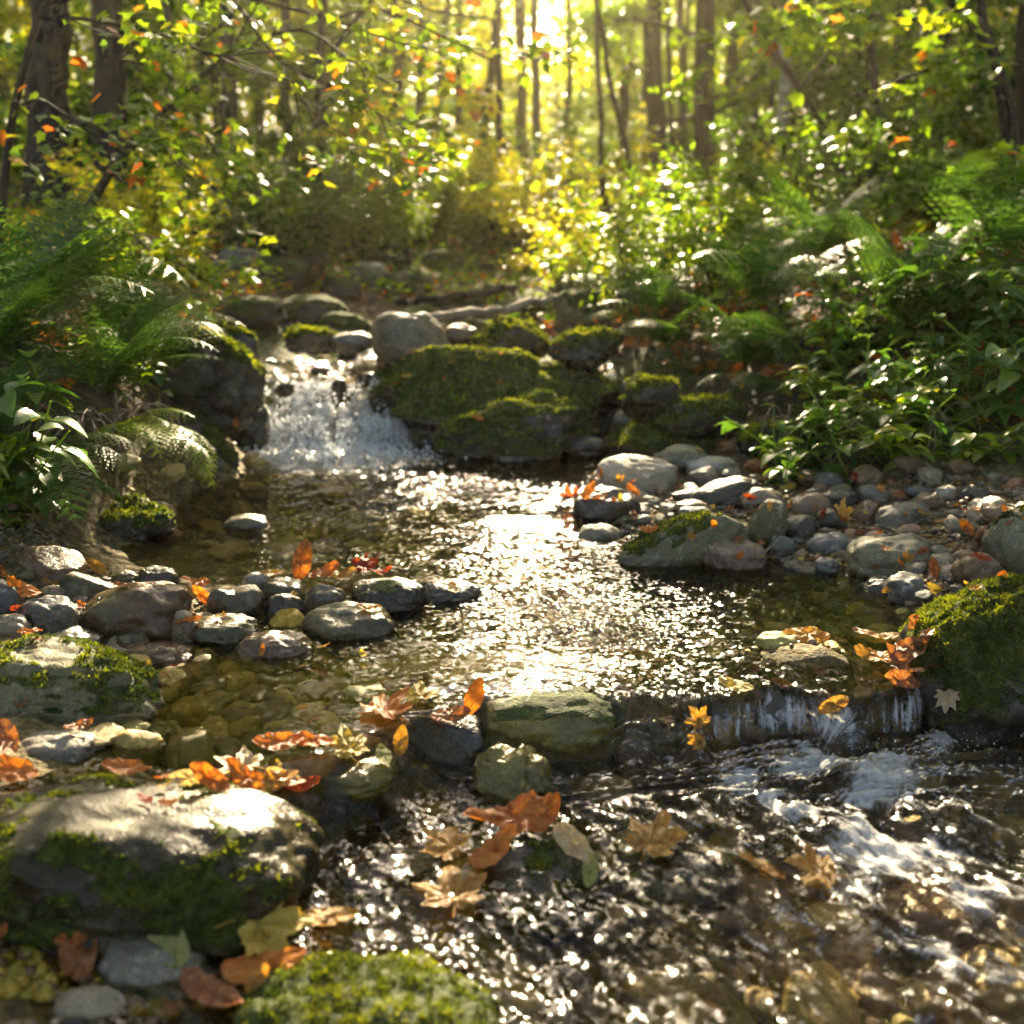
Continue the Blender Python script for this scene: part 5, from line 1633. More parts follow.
# --- random forest behind, on both sides and around
rs = random.Random(42)
taken = []
n_far = 0
k = 0
while n_far < 66 and k < 4000:
    k += 1
    D = rs.uniform(9, 27) if rs.random() < .75 else rs.uniform(3, 12)
    azd = rs.uniform(-42, 42) if D > 9 else rs.choice([-1, 1]) * rs.uniform(30, 65)
    x = math.tan(math.radians(azd)) * D
    if any((x - a) ** 2 + (D - b) ** 2 < 1.4 ** 2 for a, b in taken):
        continue
    cx = x - D * .035
    if abs(cx) < 3.2 and D < 12:
        continue
    if abs(cx) < 1.6 + .03 * D:      # the stream's corridor to the low sun stays open: only low trees, far back
        lim = sunline(D, -3)
        if D < 15:
            continue
    elif abs(cx) < 2.9:
        lim = (D - 4.6) * .51 * (.5 if abs(azd - 2.5) < 5 else 1)
    else:
        lim = 99
    var = rs.choice(VB if (lim > 50 and D > 10 and rs.random() < .5) else VT)
    sc_ = rs.uniform(.85, 1.2)
    zt = T(x, D)
    if zt + var[2] * sc_ > lim:
        sc_ = (lim - zt) / var[2]
        if sc_ < .4:
            continue
    taken.append((x, D))
    n_far += 1
    px = 512 + F * x / (D * CT)
    depth = 'nearby' if D < 9 else 'in the middle distance' if D < 15 else 'far back' if D < 21 else 'farthest back'
    if depth == 'in the middle distance':
        depth = 'midway'
    add_tree('tree', tree_label(LFW[var[4]] + (' tall' if var in VB else ''), 'tree', px, depth), x, D, var[0], var[1], rs.uniform(0, TAU), sc_, 'forest trees around the stream')
for i, (x, y) in enumerate([(-5.5, 1), (-7, 4), (-4.6, -2), (5.5, .5), (7, 3.5), (4.8, -2.5), (-9, 8), (9.5, 8), (0, -6), (-3, -5), (3.2, -5.5), (6, 6), (-5.8, 6.5)]):
    var = VB[i % 3]
    add_tree('tree', tree_label(LFW[var[4]] + ' tall', 'bordering tree', 512 + 90 * x, 'alongside'), x, y, var[0], var[1], i * 1.3, 1, 'forest trees around the stream')


# --- low understorey trees closing the valley beyond the falls, kept below the line of the sun
rs = random.Random(142)
for i in range(44):
    D = 12.2 + 12.5 * (i / 44) ** .9
    azd = -27 + 54 * ((i * .618034) % 1)
    x = math.tan(math.radians(azd)) * D
    var = VT[rs.choice([0, 0, 1, 2, 2, 4, 5, 5])]
    lim = (D - 4.7) * .51
    if abs(x - D * .035) > 3.2:
        lim = 99
    elif abs(azd - 2.5) < 5.5:
        lim *= .5
    z_ = T(x, D)
    sc_ = min(rs.uniform(.75, 1.1), (lim - z_) / var[2])
    add_tree('young_tree', tree_label(LFW[var[4]], 'young tree', 512 + F * x / (D * CT), 'midway' if D < 15 else 'far back' if D < 20 else 'farthest back'), x, D, var[0], var[1], rs.uniform(0, TAU), sc_, 'young trees beyond the falls')

# --- leaning sapling and overhanging branches at the upper left
def branch_plant(name, label, trunk, limbs, nleaf, lsize, leaf, bark='dark', cat='tree', seed=1, spread=.08, droop=.3, orange=0, tleaf=0):
    """trunk, limbs: (pixel list, D0, D1, width px)"""
    rs_ = np.random.default_rng(seed)
    allp = []
    D_near = trunk[1]
    for pix, d0, d1, w0, w1 in [trunk] + limbs:
        n = len(pix)
        pts = smooth_path([PD(a, b, d0 + (d1 - d0) * i / (n - 1)) for i, (a, b) in enumerate(pix)], 5)
        rad = [(w0 + (w1 - w0) * i / (len(pts) - 1)) / 2 * d0 / F for i in range(len(pts))]
        allp.append((pts, rad))
    root = allp[0][0][0].copy()
    root.z = T(root.x, root.y)
    allp[0][0].insert(0, Vector((root.x, root.y, root.z - .1)))
    allp[0][1].insert(0, allp[0][1][0] * 1.2)
    tubes = [tube([p - root for p in pts], rad, 7) for pts, rad in allp]
    anchors = []
    for pts, rad in allp[1:]:
        pts = [p - root for p in pts]
        anchors.append(pts)
        for q in range(len(pts) // 2):
            i = int(rs_.integers(1, len(pts) - 1))
            dd = (pts[i] - pts[i - 1]).normalized()
            dd = Matrix.Rotation(float(rs_.choice([-1, 1]) * rs_.uniform(.4, 1.2)), 3, 'Z') @ dd
            dd.z += float(rs_.uniform(-.35, .2))
            tt, an = grow_limb(pts[i], dd, float(rs_.uniform(.2, .5)), rs_, .0035, 2)
            tubes += [tube(a, b, 4) for a, b in tt]
            anchors += an
    w = np.array([sum((a[i + 1] - a[i]).length for i in range(len(a) - 1)) for a in anchors]); w /= w.sum()
    cnt = rs_.multinomial(nleaf, w)
    P_ = np.concatenate([along(a, c, rs_, .05, spread) for a, c in zip(anchors, cnt) if c])
    P_ = sun_gap(P_, root, -.02)
    orange = min(orange, len(P_) // 3)
    t = empty(name, root)
    tag(t, label, cat)
    V, Fc = join(tubes)
    obj('trunk', mesh_np('trunk', V, Fc, BARK[bark]), t)
    obj('crown', poly_leaves('crown', P_, lsize, seed, leaf, MAPLE if D_near < 5.5 else OVATE, droop), t)
    if orange:
        sel = P_[rs_.choice(len(P_), orange, replace=False)] + rs_.normal(size=(orange, 3)) * .04
        o2 = obj('autumn_leaves', poly_leaves('autumn_leaves', sel, lsize, seed + 9, 'rustleaf', MAPLE, droop), t)
        o2['label'] = 'orange leaves turned early among the green ones'
    return t


branch_plant('sapling', 'leaning sapling curving up to the right above the left ferns', ([(62, 262), (85, 215), (120, 160), (170, 105), (232, 50)], 4.6, 4.6, 12, 5),
             [([(232, 50), (300, 30), (350, 60), (400, 90)], 4.6, 4.2, 4, 2), ([(120, 160), (150, 140), (185, 165), (215, 190)], 4.6, 4.3, 3, 1.5), ([(85, 215), (120, 225), (150, 250), (190, 270)], 4.6, 4.2, 3, 1.5),
              ([(170, 105), (200, 130), (215, 150)], 4.6, 4.4, 3, 1.5), ([(232, 50), (260, 0), (300, -60)], 4.6, 4.6, 4, 2)], 1250, .05, 'sapling', seed=51, orange=34)
branch_plant('sapling', 'thin bent sapling along the left edge with long branches reaching right', ([(0, 262), (4, 190), (14, 110), (34, 30), (48, -40)], 3.9, 3.9, 9, 6),
             [([(34, 16), (90, 20), (160, 34), (215, 55), (262, 52)], 3.9, 3.6, 4, 1.5), ([(14, 110), (40, 100), (80, 125)], 3.9, 3.7, 3, 1.5), ([(40, 5), (120, -10), (230, -5), (330, 20), (420, 50)], 3.9, 4.3, 5, 2),
              ([(330, 20), (380, 10), (450, 40), (490, 60)], 4.2, 4.5, 3, 1.5), ([(230, -5), (280, 60), (340, 90), (405, 130)], 4.1, 4.2, 3, 1.5), ([(280, 60), (320, 120), (400, 160)], 4.1, 4.3, 2, 1.2)], 1500, .048, 'sapling', seed=52, orange=60)
branch_plant('sapling', 'sapling with a long diagonal bare branch left of the white birch top', ([(870, 262), (840, 160), (800, 90), (760, 30), (735, -20)], 7.5, 7, 8, 5),
             [([(800, 90), (830, 50), (850, 10)], 7.3, 7.2, 4, 2), ([(760, 30), (720, 40), (690, 70)], 7, 6.8, 3, 1.5), ([(840, 160), (880, 120), (905, 90)], 7.4, 7.2, 3, 2)], 900, .075, 'forest', seed=53)
branch_plant('sapling', 'arching sapling at the top right with branches over the ferns', ([(1010, 262), (1015, 150), (1000, 70), (960, 10), (920, -30)], 5.2, 5, 9, 5),
             [([(1000, 70), (960, 60), (900, 80), (850, 95)], 5, 4.8, 4, 2), ([(960, 10), (900, 20), (840, 10), (780, 30)], 5, 4.8, 4, 2), ([(1015, 150), (980, 170), (930, 165)], 5.1, 4.9, 3, 2)], 1200, .07, 'forest', seed=54, orange=20)
branch_plant('sapling', 'sunlit golden sapling sprays hanging below and right of the bright gap', ([(640, 285), (630, 250), (610, 210), (600, 180)], 9, 9, 6, 4),
             [([(610, 210), (570, 205), (530, 215), (508, 208)], 9, 8.8, 3, 1.5), ([(600, 180), (570, 180), (540, 195)], 9, 8.9, 3, 1.5), ([(630, 250), (590, 235), (550, 240)], 9, 8.8, 3, 1.5), ([(600, 180), (630, 170), (650, 190)], 9, 9, 3, 1.5)], 1000, .085, 'golden', seed=55, droop=.1)
branch_plant('sapling', 'golden sapling bough hanging across the top centre', ([(330, 262), (320, 150), (330, 60), (380, -10)], 8, 8, 7, 5),
             [([(330, 60), (380, 50), (430, 70), (480, 100)], 8, 7.8, 4, 2), ([(380, -10), (430, 10), (500, 20)], 8, 7.8, 4, 2), ([(320, 150), (360, 130), (410, 140)], 8, 7.8, 3, 2)], 1300, .085, 'golden', seed=56, orange=25)


# --- shrubs
def shrub_mesh(seed, h, sp, nl, ls, leaf, stems=9):
    rs_ = np.random.default_rng(seed)
    tb, an = [], []
    for k in range(stems):
        a = rs_.uniform(0, TAU)
        tt, aa = grow_limb((0, 0, -.05), (math.cos(a) * sp, math.sin(a) * sp, h * rs_.uniform(.5, 1.2)), math.hypot(h, sp) * rs_.uniform(.6, 1), rs_, .007, 4)
        tb += [tube(p, r, 4) for p, r in tt]
        an += aa
    w = np.array([sum((a[i + 1] - a[i]).length for i in range(len(a) - 1)) for a in an]); w /= w.sum()
    cnt = rs_.multinomial(nl, w)
    P_ = np.concatenate([along(a, c, rs_, .05, .05) for a, c in zip(an, cnt) if c])
    P_[:, 2] = np.maximum(P_[:, 2], .02)
    V, Fc = join(tb)
    return mesh_np('stems', V, Fc, BARK['dark']), crown_mesh('foliage', P_, ls, seed, leaf)


VS = [shrub_mesh(400, .75, .5, 1500, .055, 'forest'), shrub_mesh(401, .6, .5, 1400, .055, 'deep'), shrub_mesh(402, .85, .55, 1500, .06, 'golden'), shrub_mesh(403, .5, .45, 1100, .05, 'sapling'), shrub_mesh(404, 1.1, .7, 2200, .065, 'deep')]
SW = ['green', 'dark green', 'golden', 'lime green', 'tall shady']


def put_shrub(label, x, y, v, sc_=1, rz=0, dz=0):
    t = empty('shrub', (x, y, T(x, y) + dz), (0, 0, rz))
    t.scale = (sc_,) * 3
    tag(t, label, 'shrub', 'shrubs of the undergrowth')
    obj('stems', VS[v][0], t)
    obj('foliage', VS[v][1], t)


def gx(px, y):
    return (px - 512) / F * y * CT * 1.02


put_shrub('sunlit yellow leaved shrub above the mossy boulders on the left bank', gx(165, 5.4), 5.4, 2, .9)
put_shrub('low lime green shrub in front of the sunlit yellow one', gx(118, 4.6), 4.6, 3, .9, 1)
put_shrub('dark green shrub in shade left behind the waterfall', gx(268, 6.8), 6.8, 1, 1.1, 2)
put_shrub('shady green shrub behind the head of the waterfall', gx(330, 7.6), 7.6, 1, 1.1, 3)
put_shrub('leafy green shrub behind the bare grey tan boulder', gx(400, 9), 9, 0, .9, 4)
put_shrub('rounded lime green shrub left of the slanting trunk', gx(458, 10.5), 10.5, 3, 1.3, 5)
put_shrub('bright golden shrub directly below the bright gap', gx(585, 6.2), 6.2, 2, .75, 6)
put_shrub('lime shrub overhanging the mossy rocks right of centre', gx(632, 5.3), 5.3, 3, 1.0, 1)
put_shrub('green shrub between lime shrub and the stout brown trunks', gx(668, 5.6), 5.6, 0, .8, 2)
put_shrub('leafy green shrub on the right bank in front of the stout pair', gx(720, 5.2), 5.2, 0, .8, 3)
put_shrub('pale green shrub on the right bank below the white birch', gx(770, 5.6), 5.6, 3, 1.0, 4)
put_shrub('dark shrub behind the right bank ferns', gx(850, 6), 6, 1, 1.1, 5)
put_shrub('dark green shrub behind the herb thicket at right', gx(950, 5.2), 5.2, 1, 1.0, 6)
rs = random.Random(78)
for i in range(34):
    D = 7.2 + 5.5 * (i / 34)
    azd = -26 + 52 * ((i * .618034 + .3) % 1)
    x = math.tan(math.radians(azd)) * D
    v = rs.choice([0, 0, 1, 2, 3, 3, 4])
    s_ = min(rs.uniform(.9, 1.5), ((D - 4.6) * .51 - T(x, D)) / 1.0)
    if abs(x - D * .02 + .3) < .9 and D < 9.5:
        continue
    put_shrub(tree_label(SW[v], 'bush', 512 + F * x / (D * CT), 'nearby' if D < 9 else 'midway'), x, D, v, max(s_, .7), rs.uniform(0, TAU))
rs = random.Random(77)
for i in range(60):
    D = rs.uniform(7.5, 20)
    azd = rs.uniform(-30, 30)
    x = math.tan(math.radians(azd)) * D
    v = rs.choice([0, 1, 1, 2, 3, 4, 4])
    s_ = rs.uniform(.9, 1.6)
    if abs(x - D * .035) < 1.5 and D < 9:
        continue
    put_shrub(tree_label(SW[v], 'shrub', 512 + F * x / (D * CT), 'midway' if D < 12 else 'far back' if D < 16 else 'farthest back'), x, D, v, s_, rs.uniform(0, TAU))


# --- ferns
def frond_mesh(seed, L=.5, pairs=14, mat='fern', arch=.5):
    rs_ = np.random.default_rng(seed)
    t = np.linspace(0, 1, pairs + 3)
    # rachis: rises then arches over, in the x-z plane, starting upright
    ang = 1.15 - arch * 2.2 * t ** 1.3
    dx = np.cos(ang); dz = np.sin(ang)
    xs_ = np.concatenate([[0], np.cumsum(dx[:-1] * np.diff(t))]) * L
    zs_ = np.concatenate([[0], np.cumsum(dz[:-1] * np.diff(t))]) * L
    rp = [Vector((a, 0, b)) for a, b in zip(xs_, zs_)]
    V, F_, r = [], [], []
    for i in range(2, len(t) - 1):
        f = t[i]
        plen = L * .30 * math.sin(math.pi * min(1, (f * .82 + .16))) ** .9 * (1 - .25 * f)
        tang = (rp[i + 1] - rp[i - 1]).normalized()
        nrm = Vector((-tang.z, 0, tang.x))
        for sd_ in (-1, 1):
            side = Vector((0, sd_, 0))
            d = (side + tang * .45 - Vector((0, 0, .12))).normalized()
            nsub = 6
            rr = float(np.clip(.4 + rs_.normal() * .2, 0, 1))
            for k in range(nsub + 1):
                g = k / nsub
                c = rp[i] + d * plen * g - nrm * plen * .22 * g * g
                w = plen * .2 * (1 - g) ** .7 + .0006
                if k == nsub:
                    w = plen * .05
                for s2 in (-1, 1):
                    ax = (tang * s2 + d * .55).normalized()
                    ln = w * (1 + .15 * rs_.normal())
                    wid = plen / nsub * .5
                    b0 = len(V)
                    V += [c - d * wid, c + ax * ln * .6 - d * wid * .9, c + ax * ln, c + ax * ln * .55 + d * wid * 1.0]
                    F_.append((b0, b0 + 1, b0 + 2, b0 + 3))
                    r += [rr] * 4
    TV, TF = tube(rp, [.0022 * (1 - .7 * q) for q in t], 4)
    VV, FF = join([(np.array([tuple(v) for v in V]), np.array(F_)), (TV, TF)])
    return mesh_np('frond', VV, FF, LEAF[mat], smooth=False, attrs={'rnd': np.concatenate([r, np.full(len(TV), .8)])})


FR = {(m, k): frond_mesh(500 + k + (9 if m != 'fern' else 0), .5, 14, m, a) for m in ('fern', 'fernlime') for k, a in enumerate((.35, .5, .65, .85))}


def put_fern(label, loc, n, size, mat='fern', face=None, spreadang=360, seed=0, low=False):
    rs_ = random.Random(seed)
    t = empty('fern', loc)
    tag(t, label, 'fern', 'ferns on the stream banks')
    for k in range(n):
        a = (face if face is not None else 0) + (rs_.uniform(-.5, .5) * spreadang if face is not None else 360 * k / n + rs_.uniform(-20, 20))
        o = obj('frond', FR[(mat, rs_.choice([2, 3]) if low else rs_.randrange(4))], t)
        o.rotation_euler = (rs_.uniform(-.25, .25), rs_.uniform(-.1, .45) + (.35 if low else 0), math.radians(a))
        o.scale = (size / .5 * rs_.uniform(.75, 1.15),) * 3
    return t


def zt(px, py, D):
    v = PD(px, py, D)
    return v


for lab, x, y, dz, n, size, mat, face, sp, low in [
    ('large fern at the left edge with broad arching green fronds', -1.3, 2.72, .05, 11, .5, 'fern', -10, 200, False),
    ('feathery fern spreading right above the dark left bank', -1.12, 3.0, .06, 11, .44, 'fern', -15, 180, False),
    ('upper fern with pale sunlit fronds at far left', -1.42, 3.25, .08, 11, .58, 'fern', 10, 220, False),
    ('drooping lime fern hanging down the left bank', -1.04, 2.82, .12, 6, .34, 'fernlime', -20, 100, True),
    ('dark green fern drooping at the left bank foot', -1.12, 2.52, .10, 6, .32, 'fern', -30, 130, True),
    ('small fern under the large one at the left edge', -1.22, 2.45, .08, 8, .34, 'fern', -20, 200, False),
    ('fern behind the feathery one with fronds towards the stream', -1.25, 3.5, .04, 10, .46, 'fern', 0, 180, False),
    ('fern on the left bank below the sunlit yellow shrub', -1.45, 4.1, .02, 9, .4, 'fern', 0, 220, False),
    ('broad fern in the middle of the right bank', 0.86, 3.95, .05, 11, .42, 'fern', 200, 260, False),
    ('lacy fern behind the broad one on the right bank', 1.0, 4.5, .05, 11, .55, 'fern', None, 360, False),
    ('tall fern under the white birch', 1.35, 5.0, .05, 11, .6, 'fern', None, 360, False),
    ('fern left of the broad one beside the moss rocks', .62, 4.35, .05, 10, .40, 'fern', 200, 260, False),
    ('fern at the top of the right bank behind the herbs', 1.4, 4.0, .05, 11, .5, 'fern', None, 360, False),
    ('fern in shade at the right edge behind the herbs', 1.8, 4.2, .05, 11, .55, 'fern', None, 360, False),
    ('small fern above the thin side trickle', .62, 4.75, .05, 9, .38, 'fern', None, 360, False),
    ('single broad fern hanging over the back of the gravel bar', .84, 3.72, .06, 6, .28, 'fern', 240, 90, True),
]:
    put_fern(lab, (x, y, T(x, y) + dz), n, size, mat, face, sp, int(abs(x * 100) + y * 10), low)


# --- broadleaf herbs
def herb_mesh(seed, h=.32, nl=12, ls=.075, mat='herb'):
    rs_ = np.random.default_rng(seed)
    tb, V, F_, r = [], [], [], []
    for s_ in range(3):
        d = Vector((rs_.normal() * .45, rs_.normal() * .45, 1)).normalized()
        pts = [Vector((rs_.normal() * .02, rs_.normal() * .02, -.04))]
        for i in range(6):
            d = (d + Vector(rs_.normal(size=3) * .13) - Vector((0, 0, .05))).normalized()
            pts.append(pts[-1] + d * h / 6 * rs_.uniform(.8, 1.15))
        tb.append(tube(pts, [.0022] * 7, 4))
        for k in range(nl):
            i = 1 + int(rs_.uniform(0, 1) ** .7 * 5.4)
            a = k * 2.4 + rs_.uniform(-.4, .4)
            out = Vector((math.cos(a), math.sin(a), rs_.uniform(-.1, .45))).normalized()
            b = pts[min(i, 6)] + out * .012
            L = ls * rs_.uniform(.6, 1.2)
            sd_ = out.cross(Vector((0, 0, 1))).normalized()
            nn = sd_.cross(out).normalized()
            rows = 5
            b0 = len(V)
            for j in range(rows + 1):
                g = j / rows
                w = L * .30 * math.sin(math.pi * min(1, g ** .75 * .97 + .02)) ** .8
                c = b + out * L * g - Vector((0, 0, 1)) * L * .45 * g * g
                V += [c - sd_ * w + nn * w * .35, c, c + sd_ * w + nn * w * .35]
            for j in range(rows):
                q = b0 + j * 3
                F_ += [(q, q + 1, q + 4, q + 3), (q + 1, q + 2, q + 5, q + 4)]
            r += [float(np.clip(.4 + rs_.normal() * .27, 0, 1))] * (3 * (rows + 1))
    SV, SF = join(tb)
    return mesh_np('stems', SV, SF, LEAF['herb'], attrs={'rnd': np.full(len(SV), .9)}), mesh_np('foliage', np.array([tuple(v) for v in V]), np.array(F_), LEAF[mat], attrs={'rnd': r})


VH = [herb_mesh(600 + i, h, n, s_, m) for i, (h, n, s_, m) in enumerate([(.34, 12, .075, 'herb'), (.28, 14, .055, 'herb'), (.40, 13, .085, 'herb'), (.25, 12, .06, 'sapling'), (.18, 10, .045, 'herb')])]
HW = ['mid green', 'small leaved', 'large leaved', 'yellow green', 'tiny leaved']
rs = random.Random(5)
hk = 0
HREF = [('tall olive boulder', (1010, 480)), ('big smooth waterline rock', (888, 470)), ('vivid moss lump', (815, 420)), ('broad fern', (770, 350)), ('forked right edge trunk', (1000, 280)), ('slim dark trunk', (880, 270))]


def herb(px, D, dz=0, v=None, face=None):
    global hk
    hk += 1
    x = gx(px, D)
    v = rs.randrange(5) if v is None else v
    z = T(x, D)
    qx, qy = proj(x, D, z + .15)
    best = min(HREF, key=lambda r: (r[1][0] - qx) ** 2 + (r[1][1] - qy) ** 2)
    rel = 'right of' if qx > best[1][0] else 'left of'
    key = ('herb', v, rel, best[0]); k = _tu.get(key, 0); _tu[key] = k + 1
    t = empty('leafy_plant', (x, D, z + dz), (rs.uniform(-.1, .35), rs.uniform(-.2, .2), rs.uniform(0, TAU)))
    t.scale = (rs.uniform(.8, 1.25),) * 3
    tag(t, f'{HW[v]} leafy plant above and {rel} the {best[0]}' + (f', the {ORD[min(k, 11)]} there' if k else ''), 'plant', 'leafy plants of the right bank')
    obj('stems', VH[v][0], t)
    obj('foliage', VH[v][1], t)


for i in range(44):
    D = rs.uniform(3.05, 4.1)
    lo = np.interp(D, [3.05, 3.4, 4.1], [860, 830, 800])
    herb(rs.uniform(lo, 1060), D, .0)
for i in range(16):
    herb(rs.uniform(790, 1070), rs.uniform(2.92, 3.2), -.02, rs.choice([1, 3, 4, 0]))
LREF = [('left bank fern', 60), ('mossy sloping rock', 170)]
for i, (x, y, v) in enumerate([(-1.12, 2.36, 2), (-1.08, 2.28, 0), (-1.16, 2.6, 0), (-1.16, 2.24, 3), (-1.3, 2.3, 2), (-1.12, 3.3, 4), (-1.2, 3.7, 3), (-1.3, 4.3, 1)]):
    t = empty('leafy_plant', (x, y, T(x, y)), (0, .3, i))
    tag(t, ['large leaved plant at the left edge under the ferns', 'mid green plant lowest on the left bank', 'mid green plant between the two left ferns', 'yellow green plant at the left edge above the spit',
            'large leaved plant behind the lowest left bank plant', 'tiny leaved plant by the mossy sloping rock', 'yellow green plant above the mossy sloping rock', 'small leaved plant beside the tall moss topped boulder'][i], 'plant', 'leafy plants of the left bank')
    obj('stems', VH[v][0], t)
    obj('foliage', VH[v][1], t)


# --- mossy rocks along the upper stream
rs = random.Random(15)
k = 0
for D_, pxs in ((5.3, (250, 300, 345, 470, 520, 590, 640)), (6.0, (235, 285, 330, 420, 455, 540, 600, 650)), (6.9, (250, 310, 360, 400, 500, 560, 610)), (8.2, (300, 350, 390, 440, 480, 530, 570)), (9.6, (340, 420, 470, 520))):
    for px in pxs:
        px = px + rs.uniform(-12, 12)
        x = gx(px, D_)
        y = D_ + rs.uniform(-.25, .25)
        r = rs.uniform(.09, .2)
        mo = rs.choice([0, .5, .6, .7])
        mt = rs.choice(['dark', 'dark', 'grey', 'olive', 'brown'])
        me, V_, F__, vn_, mz_ = rock_mesh('rock', r, r * .8, r * rs.uniform(.45, .7), 4, 900 + k, ROCK[mt], .14, 2, 2.4, mo, None, 0, None, 0)
        o = obj('rock', me, loc=(x, y, T(x, y) + r * .2))
        k += 1
        depth = ('just above the waterfall', 'further above the waterfall', 'high above the waterfall', 'far upstream', 'farthest upstream')[(5.3, 6.0, 6.9, 8.2, 9.6).index(D_)]
        o['tmp'] = (px)
        tag(o, f'{"mossy" if mo else "bare"} {WORD[mt]} rock {depth}, {ORD[pxs.index(min(pxs, key=lambda q: abs(q - px)))] or "first"} from the left', 'rock', 'rocks of the upper stream')
        del o['tmp']

# --- dry grass, roots, twigs, log
def blades(name, label, root, n, L, seed, mat, cat, dirx=-.2, width=.004, droop=1.6):
    rs_ = np.random.default_rng(seed)
    tb = []
    for k in range(n):
        d = Vector((dirx + rs_.normal() * .4, -.7 + rs_.normal() * .3, .9)).normalized()
        p = [Vector(rs_.normal(size=3) * .02)]
        ln = L * rs_.uniform(.6, 1.2)
        for i in range(7):
            d = (d + Vector((0, 0, -droop * .16 * (1 + i * .25)))).normalized()
            p.append(p[-1] + d * ln / 7)
        tb.append(tube(p, [width * (1 - .1 * i) * .5 for i in range(8)], 4))
    V, Fc = join(tb)
    at = {'rnd': np.full(len(V), .5)}
    o = obj(name, mesh_np(name, V, Fc, mat, attrs=at), loc=root)
    tag(o, label, cat)
    return o


for i, (px, D, lab) in enumerate([(800, 3.2, 'dry tan grass tuft hanging over the gravel bar under the ferns'), (850, 3.12, 'bent dry grass stems hanging beside the herb thicket'), (905, 3.05, 'long dry stalks drooping over the bar at right'), (960, 3.0, 'thin dry stems under the rightmost plants')]):
    x = gx(px, D)
    blades('dry_grass', lab, (x, D + .12, T(x, D + .12) + .06), 9, .3, 700 + i, BARK['twig'], 'dry grass')
for i, (px, D, lab) in enumerate([(830, 3.3, 'green grass tuft at the lip of the right bank'), (888, 3.2, 'bright grass blades among the right bank herbs'), (970, 3.15, 'green blades beneath the rightmost herbs')]):
    x = gx(px, D)
    blades('grass_tuft', lab, (x, D + .15, T(x, D + .15) + .02), 16, .22, 710 + i, LEAF['herb'], 'grass tuft')
for i, (x, y, z, lab) in enumerate([(-1.08, 2.7, .28, 'dry roots dangling from the left bank under the ferns'), (-1.0, 2.9, .26, 'pale roots trailing down beside the lime fern')]):
    blades('hanging_root', lab, (x, y, z), 16, .3, 720 + i, BARK['twig'], 'root', .3, .006)


def stick(name, label, pix, D, w0, w1, bark, cat, zoff=0, seed=0, twigs=0):
    pts = []
    for p in pix:
        pts.append(PD(p[0], p[1], p[2] if len(p) > 2 else D))
    pts = smooth_path(pts, 5, .0015 * D, random.Random(seed))
    rad = [(w0 + (w1 - w0) * i / (len(pts) - 1)) / 2 * D / F for i in range(len(pts))]
    root = pts[0].copy()
    tb = [tube([p - root for p in pts], rad, 8)]
    rs_ = np.random.default_rng(seed)
    for k in range(twigs):
        i = int(rs_.integers(2, len(pts) - 2))
        tt, _ = grow_limb(pts[i] - root, (rs_.normal(), rs_.normal(), .6), .25, rs_, rad[i] * .35, 1)
        tb += [tube(a, b, 4) for a, b in tt]
    V, Fc = join(tb)
    o = obj(name, mesh_np(name, V, Fc, BARK[bark]), loc=root)
    tag(o, label, cat)
    return o


def gp(px, py, z0=.05):
    """distance at which the line of sight meets the ground"""
    d = ray(px, py)
    t = 1.0
    while t < 30:
        q = Vector((0, 0, H)) + d * t
        if q.z < T(q.x, q.y) + .01:
            return q.y
        t += .02 + t * .004
    return 6.0


stick('fallen_log', 'weathered fallen log lying across the stream above the boulders', [(415, 322, 5.0), (470, 313, 5.1), (520, 306, 5.2), (575, 297, 5.4)], 5.2, 11, 8, 'log', 'log', twigs=3, seed=4)
stick('fallen_log', 'darker second log behind the weathered one', [(395, 303, 5.9), (440, 298, 6), (520, 290, 6.1)], 6, 9, 7, 'dark', 'log', seed=5)
stick('stick', 'pale dry stick on the moss at the right waterline', [(905, 604, 2.12), (945, 590, 2.13), (1000, 577, 2.16)], 2.1, 7, 3, 'twig', 'stick', seed=6)
stick('stick', 'short broken stick left of the right hand mossy boulder', [(902, 592, 2.18), (930, 582, 2.22)], 2.2, 6, 4, 'twig', 'stick', seed=7)
stick('stick', 'reddish stick leaning before the tall olive boulder', [(975, 572, 2.3), (1005, 556, 2.36)], 2.3, 7, 4, 'twig', 'stick', seed=8)
stick('twig', 'bare bent twig sticking out over the left spit', [(8, 524, 2.35), (28, 526, 2.3), (45, 535, 2.28), (57, 546, 2.26)], 2.3, 2.5, 1.2, 'twig', 'twig', seed=9)
stick('root', 'mossy root sloping down to the water on the left bank', [(100, 405, 3.25), (140, 438, 3.2), (178, 478, 3.15)], 3.2, 12, 7, 'log', 'root', seed=10)
stick('root', 'pale curved root above the dark waterline rock on the left', [(118, 470, 2.8), (116, 510, 2.75), (98, 535, 2.7)], 2.8, 5, 3, 'twig', 'root', seed=11)
stick('stick', 'rusty thin stick among the cobbles left of the big smooth rock', [(762, 557, 2.4), (780, 538, 2.45)], 2.4, 3, 2, 'twig', 'stick', seed=12)

